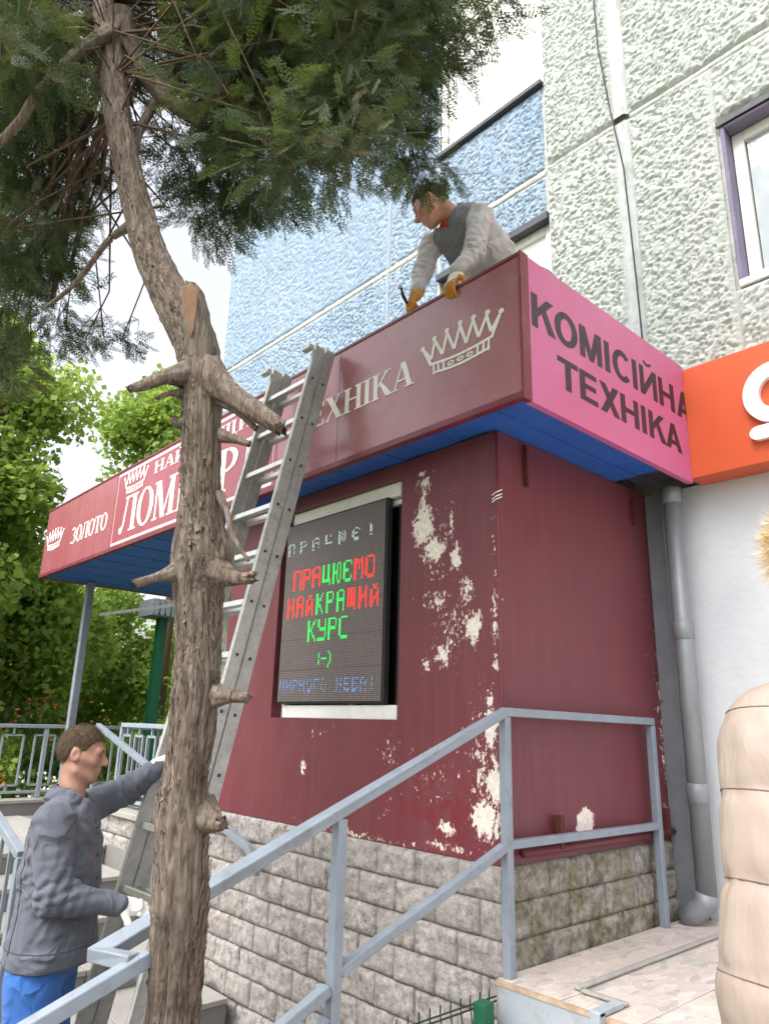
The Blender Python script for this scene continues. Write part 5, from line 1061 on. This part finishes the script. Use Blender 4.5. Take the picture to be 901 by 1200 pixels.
def skin_mat(name, c1, c2):
    M = Mat(name); n = M.noise(22, 5, .6, M.wpos()); n2 = M.noise(300, 3, .6, M.wpos())
    return M.out(col=M.mix(M.rmp(n, .3, .7), lin(c1), lin(c2)), rough=.5, sss=.12, norm=M.bump(n2, .12, .002))
m_skin = skin_mat('skin', 'a67f6d', '946a5a'); m_skin2 = skin_mat('skin_flushed', 'c4937d', 'b07662')
def cloth(name, c1, c2, ns=9, weave=420):
    M = Mat(name); w = M.wpos(); n = M.noise(ns, 5, .6, w); f = M.noise(weave, 2, .5, w); rn = M.noise(8.5, 1.2, .4, w, .8); wr = M.math('ADD', M.math('POWER', M.math('SUBTRACT', 1.0, M.math('ABSOLUTE', M.math('MULTIPLY', M.math('SUBTRACT', rn, .5), 4.0)), clamp=True), 1.6), M.math('MULTIPLY', M.noise(26, 2, .5, M.scaled((1,1,.5), w), .8), .35))
    c = M.mix(M.rmp(n, .3, .7), lin(c1), lin(c2)); c = M.mix(M.math('MULTIPLY', f, .05), c, lin('ffffff'))
    return M.out(col=c, rough=.88, spec=.2, sheen=.1, norm=M.bump(wr, .6, .014, M.bump(f, .25, .001)))
m_jgrey = cloth('grey_work_cotton', '474b56', '535864'); m_blue_tr = cloth('blue_trousers', '17539c', '2160aa'); m_red = cloth('red_shirt', 'b02a2e', 'c23a38'); m_jlight = cloth('light_grey_cotton', 'b3afb0', 'c4c0c0'); m_vest = cloth('dark_grey_cotton', '787680', '86848e')
m_glove = cloth('white_knit_glove', 'd8d6d0', 'e4e2dc', 14, 260); m_glor = cloth('orange_glove_dip', 'd08a2a', 'b8721c', 30, 500); m_seam = plain('jacket_stitching', '3d3c44', '4a4952', .9, 20, .2)
def hair_mat(name, c1, c2):
    M = Mat(name); n = M.noise(1, 6, .7, M.scaled((160,160,40), M.wpos())); return M.out(col=M.mix(n, lin(c1), lin(c2)), rough=.7, spec=.3, norm=M.bump(n, .9, .006))
m_hair = hair_mat('brown_hair', '33281f', '6e5a48'); m_shoe = plain('black_shoes', '1d1b1a', '2a2826', .5, 9, .2)
def hair_on(name, c, A, parent, mat, h, top=.008, front=.055):
    W = lambda x, y, z: np.asarray(c)+A[0]*x+A[1]*y+A[2]*z
    def fn(p):
        q = (p-np.asarray(c))@A.T
        d = ell(p, W(0,-.014,.034), (.074+top*.5,.095+top*.7,.088+top), A)+.004*fbm(p, 90, 2, 5)
        lim = np.interp(q[..., 1], [-.10,-.062,-.045,-.030,-.014,.0,.010,.020,.032,.055,.09], [-.062,-.055,-.01,.034,.040,.030,-.008,-.004,.036,.064,.078])+.012*vnoise(p, 120, 8)
        return np.maximum(d, (lim-q[..., 2])*.8)
    o = surf(name, fn, np.asarray(c)-.15, np.asarray(c)+.16, h, mat, parent); org = base_of(parent)
    me = o.data; r_ = np.random.default_rng(3); vs_, fs_ = [], []; fl = [p for p in me.polygons]; cen = np.asarray(c)-org
    for _ in range(7000):                      # short cropped hairs lying on the scalp
        p = fl[int(r_.integers(len(fl)))]; b = np.array(p.center); n_ = np.array(p.normal)
        if np.dot(n_, b-cen) < .02: continue
        g = -A[2]*.6-A[1]*.5+r_.normal(0,.35,3); g = g-n_*np.dot(g, n_); e_ = b+nrm(g+n_*.45)*r_.uniform(.010,.021); s_ = nrm(np.cross(n_, g))*.0008; q = len(vs_)
        vs_ += [b-s_+org, b+s_+org, e_+org]; fs_.append((q,q+1,q+2))
    mobj('hair_strands', vs_, fs_, mat, o)['kind'] = 'stuff'
    return o
def brows(c, A, parent, mat):
    W = lambda x, y, z: np.asarray(c)+A[0]*x+A[1]*y+A[2]*z
    for s in (-1, 1): MB().tube([W(s*.014,.092,.024), W(s*.032,.091,.031), W(s*.050,.078,.027)], [.003,.004,.002], 6).build('eyebrow', mat, parent, True)
    for s in (-1, 1): MB().tube([W(s*.028,.0865,.005), W(s*.034,.0865,.005)], [.004,.004], 8).build('eye', m_rubber, parent, True)

def collar_band(parent, mat, c, ax, r0, r1, h, gap_dir, gap=50):
    ax = nrm(ax); g = nrm(np.asarray(gap_dir)-ax*np.dot(gap_dir, ax)); b = np.cross(ax, g); A_ = np.linspace(rad(gap), rad(360-gap), 40); v, f = [], []
    for i, t in enumerate(A_):
        d = g*math.cos(t)+b*math.sin(t); k = 1+.04*math.sin(t*5); edge = min(i, 39-i)/6; hh = h*min(1, .55+.45*edge)
        v += [np.asarray(c)+d*r0*k, np.asarray(c)+d*(r0+r1)/2*k*1.03+ax*hh*.55, np.asarray(c)+d*r1*k+ax*hh, np.asarray(c)+d*(r1+.012)*k+ax*hh*.80, np.asarray(c)+d*(r0+.020)*k+ax*hh*.15]
    for i in range(39):
        for k in range(4): f.append((i*5+k, i*5+5+k, i*5+6+k, i*5+k+1))
    o = mobj('collar', v, f, mat, parent, True); m_ = o.modifiers.new('s','SOLIDIFY'); m_.thickness = .004; return o
# --- man at the foot of the ladder
m1 = thing('person', (-1.36,-1.31,GZ), 'man in grey work jacket and blue trousers steadying the foot of the ladder', 'person')
fA = axes((.62,.78,0)); S_, F__, _ = fA
H1 = V(-1.372,-1.300,1.378); hA = axes(nrm(V(.56,.82,-.10)))
hf, HW = head_fn(H1, hA)
C1 = V(-1.365,-1.325,.98); SR, SL = V(-1.225,-1.445,1.115), V(-1.505,-1.185,1.135)
ER, WRr, HR = V(-1.150,-1.425,.850), V(-1.085,-1.175,.800), V(-1.060,-1.085,.780)
EL, WLl, HL = V(-1.475,-1.01,1.225), V(-1.425,-.885,1.335), V(-1.435,-.835,1.385)
body = surf('head', lambda p: smin(hf(p), caps(p, H1-hA[1]*.03-V(0,0,.07), C1+V(0,0,.16), .052, .064), .03), H1-V(.16,.16,.26), H1+V(.16,.16,.16), .005, m_skin, m1)
hair_on('hair', H1, hA, m1, m_hair, .0055); brows(H1, hA, body, m_hair)
def folds(p, amp, seed, sc=11): 
    q = p+.06*np.stack([vnoise(p, 7, seed), vnoise(p, 7, seed+1), vnoise(p, 7, seed+2)], -1)
    return amp*(1-2*np.abs(vnoise(q*[1,1,1.6], sc, seed+3)))+amp*.6*vnoise(p, sc*2.1, seed+4)
def crease(p, a, b, c, amp, seed, wl=.042):
    """bunched sleeve folds round the elbow b of an arm a-b-c"""
    out = 0
    for q, r in ((a, b), (c, b)):
        ax = nrm(r-q); t = (p-r)@ax+.05*vnoise(p, 9, seed)+.02*vnoise(p, 22, seed+1); wv = np.abs(np.sin(np.pi*t/wl)); out = out+amp*(wv-.6)*np.exp(-((t+.02)/.10)**2)*np.exp(-(np.linalg.norm(p-r, axis=-1)/.16)**2)
    return out
def jacket1(p):
    d = ell(p, C1+V(0,0,.02)-F__*.005, (.215,.155,.24), fA); d = smin(d, ell(p, C1-V(0,0,.20), (.21,.170,.30), fA), .08)
    d = smin(d, ell(p, C1-V(0,0,.38), (.225,.182,.17), fA), .08)
    d = smin(d, caps(p, SR, SL, .072, .072), .05)
    hem = (C1[2]-.42)-p[..., 2]
    arm = smin(chain(p, [(SR,.092),(ER,.078),(WRr,.052)], .03), chain(p, [(SL,.090),(EL,.074),(WLl,.050)], .03), .01)
    d = smin(d, arm, .03)
    cuff = np.minimum(caps(p, WRr-nrm(WRr-ER)*.05, WRr, .056, .055), caps(p, WLl-nrm(WLl-EL)*.05, WLl, .055, .054)); d = np.minimum(d, cuff)
    nk = C1+V(0,0,.222)-F__*.015; col = np.maximum(caps(p, nk-V(0,0,.02), nk+V(0,0,.045)-F__*.01, .085, .078), -caps(p, nk-V(0,0,.1), nk+V(0,0,.2)+F__*.03, .062, .064)); col = np.maximum(col, p[..., 2]-(nk[2]+.055)); d = smin(d, col, .015)
    d = np.maximum(d, -caps(p, nk+V(0,0,.0)+F__*.02, nk+V(0,0,.2)+F__*.04, .05, .068))
    band = np.abs(p[..., 2]-(C1[2]-.385)) < .035
    d = d-crease(p, SR, ER, WRr, .013, 5)-crease(p, SL, EL, WLl, .011, 6)
    return np.maximum(d+folds(p, .015, 3, 11)-np.where(band, .003, 0), hem)
jk = surf('jacket', jacket1, V(-1.82,-1.76,.50), V(-.93,-.70,1.34), .008, m_jgrey, m1)
MB().tube([C1+V(0,0,.15)+F__*.055, C1+V(0,0,.09)+F__*.105], [.045,.03], 12).build('shirt', m_red, m1, True)
def seam(parent, pts, r=.0022, mat=None): MB().tube(pts, r, 5).build('seam', mat or m_seam, parent, True)
def trs1(p):
    hp = V(C1[0],C1[1],.62)-F__*.02; d = ell(p, hp, (.18,.14,.18), fA)
    for s in (-1, 1):
        k = hp+S_*s*.10+V(0,0,-.10); d = smin(d, chain(p, [(k,.115),(k+V(0,0,-.38)+F__*.02,.088),(k+V(0,0,-.72),.078)], .03), .05)
    d = np.maximum(d, p[..., 2]-.72); return d+folds(p, .006, 23, 9)
surf('trousers', trs1, V(-1.70,-1.68,-.26), V(-1.05,-.95,.75), .011, m_blue_tr, m1)
for s in (-1, 1):
    k = V(C1[0],C1[1],0)+S_*s*.10; surf('shoe', lambda p: np.maximum(smin(caps(p, k+V(0,0,GZ+.06)-F__*.06, k+V(0,0,GZ+.05)+F__*.13, .05, .042), caps(p, k+V(0,0,GZ+.05), k+V(0,0,GZ+.12), .055, .05), .03), (GZ+.005)-p[..., 2]), k+V(-.25,-.25,GZ-.02), k+V(.25,.25,GZ+.22), .012, m_shoe, m1)
def hand_fn(wr, pd, kn, curl, sgn, L=1.0):
    """gloved hand: wr wrist, pd palm direction, kn back-of-hand normal; fingers curl by curl rad per joint away from kn"""
    pd = nrm(pd); kn = nrm(np.asarray(kn)-pd*np.dot(kn, pd)); sd = np.cross(pd, kn)*sgn
    def rotv(v, a): return v*math.cos(a)-kn*math.sin(a) if False else None
    def fn(p):
        wr_ = np.asarray(wr); d = ell(p, wr_+pd*.05*L, (.042*L,.055*L,.020*L), np.array([sd, pd, kn]))
        d = smin(d, caps(p, wr_-pd*.03, wr_+pd*.02, .030, .032), .02)
        for i, (o, l) in enumerate(((-.030,.075),(-.010,.085),(.011,.080),(.030,.062))):
            a = wr_+pd*.088*L+sd*o*L; r = .0105*L; ang = .0
            for j, q in enumerate((.45,.32,.26)):
                ang += curl*(1.0+.06*i); dr = pd*math.cos(ang)-kn*math.sin(ang); b = a+dr*l*q*L; d = smin(d, caps(p, a, b, r, r*.93), .006); a = b; r *= .93
        a = wr_+pd*.025*L-sd*.034*L; b = a+(pd*.55-sd*.7-kn*.35)*.045*L; c = b+(pd*.75-sd*.1-kn*.6)*.04*L
        d = smin(d, chain(p, [(a,.015*L),(b,.0125*L),(c,.0105*L)], .01), .012)
        return d+.0012*vnoise(p, 160, 2)
    return fn
gl = surf('glove', hand_fn(WRr-nrm(HR-WRr)*.0, HR-WRr, (0.45,-.5,.75), .42, -1), HR-.17, HR+.17, .0045, m_glove, m1)
gl2 = surf('glove', hand_fn(WLl, HL-WLl+V(.02,.05,-.02), (-.2,.3,.9), .6, 1), HL-.17, HL+.17, .0045, m_glove, m1)
collar_band(m1, m_jgrey, C1+V(0,0,.195)-F__*.012, V(0,0,1)+F__*.12, .088, .074, .066, F__, 28)
# jacket seams, hem band and pocket flap laid on the cloth
from mathutils.bvhtree import BVHTree
def on_cloth(o, axis_pts, dirs, off=.0015):
    bv = BVHTree.FromPolygons([v.co for v in o.data.vertices], [tuple(p.vertices) for p in o.data.polygons]); org = base_of(o.parent); out = []
    for a_, d in zip(axis_pts, dirs):
        d = nrm(d); h = bv.ray_cast(Vector(a_-org+d*.6), Vector(-d), 1.0)
        if h[0] is not None: out.append(np.array(h[0])+org+d*off)
    return out
def ringd(c, a0, a1, n): 
    A_ = np.linspace(rad(a0), rad(a1), n); return [c]*n, [F__*math.cos(t)+S_*math.sin(t) for t in A_]
for zz, r_ in ((C1[2]-.345,.0022),(C1[2]-.412,.0022)):
    q = on_cloth(jk, *ringd(V(C1[0],C1[1],zz), 20, 330, 60)); MB().tube(q, r_, 5).build('seam', m_seam, jk, True)
q = on_cloth(jk, [V(C1[0],C1[1],C1[2]+.10)]*24, [F__*math.cos(t)+S_*math.sin(t) for t in np.linspace(rad(115), rad(250), 24)]); MB().tube(q, .002, 5).build('seam', m_seam, jk, True)
q = on_cloth(jk, [V(C1[0],C1[1],z) for z in np.linspace(C1[2]-.36, C1[2]+.08, 20)], [F__*-.55+S_*.83]*20); MB().tube(q, .002, 5).build('seam', m_seam, jk, True)
for zz in (.10,.125,.075,-.01,-.1,-.2):
    q = on_cloth(jk, [C1+V(0,0,zz)], [F__+S_*.12]); 
    if q: MB().tube([q[0]-F__*.002, q[0]+F__*.004], [.008,.007], 10).build('button', m_seam, jk, True)
q = on_cloth(jk, [C1+V(0,0,.04)]*6, [F__+S_*t for t in np.linspace(.25,.75,6)], .003)
if len(q) == 6: MB().add(q+[p-V(0,0,.035) for p in q], [(i,i+1,i+7,i+6) for i in range(5)]).build('pocket_flap', m_jgrey, jk, True); MB().tube([p-V(0,0,.035) for p in q], .002, 5).build('piping', m_red, jk, True)

# --- man on the roof
m2 = thing('person', (-.1,.5,3.62), 'man in light grey jacket and orange gloves leaning over the sign from the roof', 'person')
H2 = V(-.300,-.175,4.365); f2 = nrm(V(-.80,-.42,-.55)); gA = axes(f2, nrm(V(-.35,-.25,1.0))); h2, HW2 = head_fn(H2, gA)
NK = V(-.225,-.055,4.315); SL2, SR2 = V(-.055,-.035,4.235), V(-.415,-.045,4.235); EL2, ER2 = V(-.060,-.085,3.98), V(-.415,-.115,4.03); WL2, WR2 = V(-.100,-.185,3.80), V(-.385,-.185,3.835)
PV = V(-.14,.42,4.00); CH2 = V(-.215,.06,4.215)
bd = surf('head', lambda p: smin(h2(p), caps(p, H2-gA[1]*.05-gA[2]*.06, NK+V(.01,.04,-.03), .050, .062), .03), H2-.19, H2+.22, .005, m_skin2, m2)
hair_on('hair', H2, gA, m2, hair_mat('dark_hair', '241c18', '4a3a30'), .0055); brows(H2, gA, bd, m_hair)
tA = np.array([nrm(SL2-SR2), nrm(CH2-PV), nrm(np.cross(nrm(SL2-SR2), nrm(CH2-PV)))])
def torso2(p, g=0.0):
    d = ell(p, CH2+V(0,.02,-.01), (.185+g,.21+g,.125+g), tA); d = smin(d, ell(p, (CH2+PV)/2, (.175+g,.26+g,.13+g), tA), .07); d = smin(d, ell(p, PV, (.18+g,.16+g,.14+g), tA), .07)
    return smin(d, caps(p, SL2, SR2, .062+g, .062+g), .05)
def neckhole(p): return -caps(p, NK+V(.0,.02,-.02), NK+V(-.10,-.13,.02), .058, .075)
def jacket2(p):
    d = np.maximum(torso2(p), neckhole(p))
    arm = np.minimum(chain(p, [(SL2,.078),(EL2,.063),(WL2+V(0,0,.03),.048)], .03), chain(p, [(SR2,.078),(ER2,.063),(WR2+V(0,0,.03),.048)], .03))
    return smin(d, arm, .025)+folds(p, .014, 61, 12)-crease(p, SL2, EL2, WL2, .012, 7)-crease(p, SR2, ER2, WR2, .012, 8)
surf('jacket', jacket2, V(-.62,-.32,3.74), V(.22,.80,4.46), .0085, m_jlight, m2)
def vest(p):
    d = np.maximum(torso2(p, .010), neckhole(p)); u = (p-CH2)@tA[0]; v_ = (p-CH2)@tA[1]; w_ = (p-CH2)@tA[2]
    side = np.abs(u)-.150+.10*np.clip(v_-.06, 0, 1); return np.maximum(np.maximum(d+folds(p, .005, 71, 12), side), -(v_+.02))
surf('vest_front', vest, V(-.55,-.32,3.9), V(.16,.40,4.46), .0085, m_vest, m2)
collar_band(m2, m_jlight, NK+V(.012,.022,-.012), nrm(H2-gA[1]*.05-gA[2]*.06-NK-V(.01,.04,-.03)), .078, .072, .052, gA[1]-gA[2]*.6, 32)
MB().tube([NK+V(.0,.01,-.03), NK+V(-.03,-.05,-.10)], [.060,.045], 14).build('shirt', m_red, m2, True)
def trs2(p):
    d = ell(p, PV+V(.03,.06,-.02), (.19,.17,.16), tA)
    for s in (-1, 1):
        k = PV+tA[0]*s*.10; d = smin(d, chain(p, [(k+V(0,.05,-.02),.105),(V(k[0]-.02,.30,3.74),.085),(V(k[0]+.02,.78,3.69),.06)], .03), .04)
    return d+folds(p, .006, 83, 9)
surf('trousers', trs2, V(-.45,.05,3.60), V(.40,1.05,4.36), .012, m_vest, m2)
for s in (-1, 1):
    k = PV[0]+tA[0][0]*s*.10; surf('shoe', lambda p: caps(p, V(k+.02,.80,3.67), V(k+.02,.98,3.68), .045, .045), V(k-.15,.68,3.58), V(k+.15,1.1,3.8), .014, m_shoe, m2)
HLf = hand_fn(WL2, V(-.01,-.42,-.62), (-.1,-.9,.55), .50, 1); HRf = hand_fn(WR2, V(-.03,-.42,-.70), (-.1,-.9,.5), .62, -1)
surf('glove_cuff', lambda p: np.maximum(HLf(p)-.001, caps(p, WL2+V(0,0,.03), WL2+V(-.005,-.02,-.022), .05, .05)), WL2-.12, WL2+.12, .0045, m_glove, m2)
surf('glove', HLf, WL2-.18, WL2+.12, .0042, m_glor, m2); surf('glove', HRf, WR2-.18, WR2+.12, .0042, m_glor, m2)
tl = thing('pliers', (-.43,-.27,3.80), 'dark hand tool held in the right orange glove', 'tool')
MB().tube([(-.405,-.245,3.755),(-.418,-.262,3.80),(-.425,-.272,3.845)], [.008,.010,.006], 8).build('handle', m_rubber, tl, True); MB().tube([(-.425,-.272,3.845),(-.43,-.278,3.875)], [.012,.005], 8).build('jaw', m_alu, tl, True)

# --- person in the beige puffer coat at the right edge
m3 = thing('person', (1.837,-1.364,.15), 'person in beige quilted puffer coat with fur hood, cropped at the right edge', 'person')
m_puff = None
def puffm():
    M = Mat('beige_nylon'); w = M.wpos(); n = M.noise(7, 5, .6, w); wr = M.noise(1.0, 5, .6, M.scaled((30,30,8), w), .5)
    return M.out(col=M.mix(M.rmp(n, .3, .7), lin('8f8177'), lin('998b81')), rough=.55, spec=.35, norm=M.bump(wr, .35, .012))
m_puff = puffm()
pA = axes((-.80,.60,0)); B3 = V(1.822,-1.372,0); PS, PF, _u = pA        # PS: his right side
SHL = B3-PS*.17+V(0,0,1.535); SHR = B3+PS*.17+V(0,0,1.535)
def puff(p):
    d = ell(p, B3+V(0,0,1.28), (.22,.17,.30), pA); d = smin(d, ell(p, B3+V(0,0,1.0), (.21,.18,.32), pA), .1); d = smin(d, ell(p, B3+V(0,0,.78), (.23,.19,.25), pA), .1)
    d = smin(d, caps(p, SHL, SHR, .085, .085), .06); d = np.maximum(d, .62-p[..., 2])
    zz = p[..., 2]+.02*vnoise(p, 5, 9); baf = np.abs(np.sin(np.pi*zz/.108)); d = d-.013*baf**.25+.008
    for s, S0 in ((-1, SHL), (1, SHR)):
        e = S0+PS*s*.055+V(0,0,-.29)-PF*.03; w_ = e+PF*.07+V(0,0,-.26)
        ax = nrm(e-S0); t = (p-S0)@ax; ba = np.abs(np.sin(np.pi*(t+.03*vnoise(p, 5, 19)+.03)/.108))
        a = chain(p, [(S0+V(0,0,-.02),.098),(e,.084),(w_,.070)], .03)-.013*ba**.25+.008; d = smin(d, a, .012)
    return d+.006*vnoise(p*[1,1,.45], 32, 4)+.004*vnoise(p, 50, 5)
coat = surf('coat', puff, V(1.40,-1.80,.58), V(2.24,-.94,1.74), .0085, m_puff, m3)
m_thr = plain('coat_stitching', '62544b', '6b5d54', .9, 20, .1)
for s_, S0 in ((-1, SHL), (1, SHR)):
    e = S0+PS*s_*.055+V(0,0,-.29)-PF*.03; ax = nrm(e-S0); b1 = nrm(np.cross(ax, PF)); b2 = np.cross(ax, b1)
    for k_ in range(0, 6):
        t = .108*k_-.03; ce = S0+ax*t
        q = on_cloth(coat, [ce]*40, [b1*math.cos(u_)+b2*math.sin(u_) for u_ in np.linspace(0, 2*math.pi, 40)], .0004)
        q = [p for p in q if np.linalg.norm(p-ce) < .17]
        for a_, b_ in zip(q[:-1], q[1:]):
            if np.linalg.norm(a_-b_) > .05: break
        else:
            if len(q) > 5: MB().tube(q, .0009, 5).build('seam', m_thr, coat, True)
H3 = B3+V(0,0,1.80)+PF*.03; h3A = axes(PF); h3, _w = head_fn(H3, h3A)
surf('head', lambda p: smin(h3(p), caps(p, H3-V(0,0,.07)-PF*.02, B3+V(0,0,1.5), .05, .06), .03), H3-V(.16,.16,.26), H3+.16, .009, m_skin, m3)
def hood(p):
    c = H3-PF*.035+V(0,0,.005); d = ell(p, c, (.125,.150,.150), pA); d = smin(d, caps(p, B3+V(0,0,1.52)-PF*.04, c-V(0,0,.05), .12, .11), .05)
    inn = ell(p, c+PF*.02, (.108,.14,.132), pA); q = (p-H3)@pA.T; return np.maximum(np.maximum(d, -inn), q[..., 1]-.055)+.004*vnoise(p, 30, 7)
surf('hood', hood, H3-V(.24,.24,.32), H3+V(.24,.24,.24), .010, m_puff, m3)
m_fur = plain('tan_fur', 'c0a274', 'd8c29a', .8, 40, .2)
rf = np.random.default_rng(5); vv, ff = [], []
for i in range(9000):
    t = rf.uniform(0, 2*math.pi); c = H3+PF*(.055+rf.normal(0,.012))+PS*.092*math.cos(t)+V(0,0,.035+.085*math.sin(t)); out = nrm(PS*math.cos(t)+V(0,0,math.sin(t))+PF*rf.normal(.25,.5)+rf.normal(0,.3,3)); L = rf.uniform(.025,.045)
    s = nrm(np.cross(out, rf.normal(size=3)))*.0005; b = c+out*L*.6+V(0,0,-.004); e_ = c+out*L+V(0,0,-.014)*rf.random()
    o = len(vv); vv += [c-s, c+s, b+s*.8, b-s*.8, e_]; ff += [(o,o+1,o+2,o+3),(o+3,o+2,o+4)]
mobj('fur_trim', vv, ff, m_fur, m3)
def trs3(p):
    d = None
    for s in (-1, 1):
        k = B3+PS*s*.09; c = chain(p, [(k+V(0,0,.80),.10),(k+V(0,0,.55),.085),(k+V(0,0,.22),.06)], .03); d = c if d is None else smin(d, c, .03)
    return d+folds(p, .005, 93, 9)
surf('trousers', trs3, V(1.53,-1.68,.14), V(2.15,-1.06,.95), .016, m_vest, m3)
for s in (-1, 1):
    k = B3+PS*s*.09; surf('shoe', lambda p: np.maximum(caps(p, k+V(0,0,.20)-PF*.05, k+V(0,0,.19)+PF*.13, .05, .042), .152-p[..., 2]), k+V(-.25,-.25,.12), k+V(.25,.25,.32), .014, m_shoe, m3)
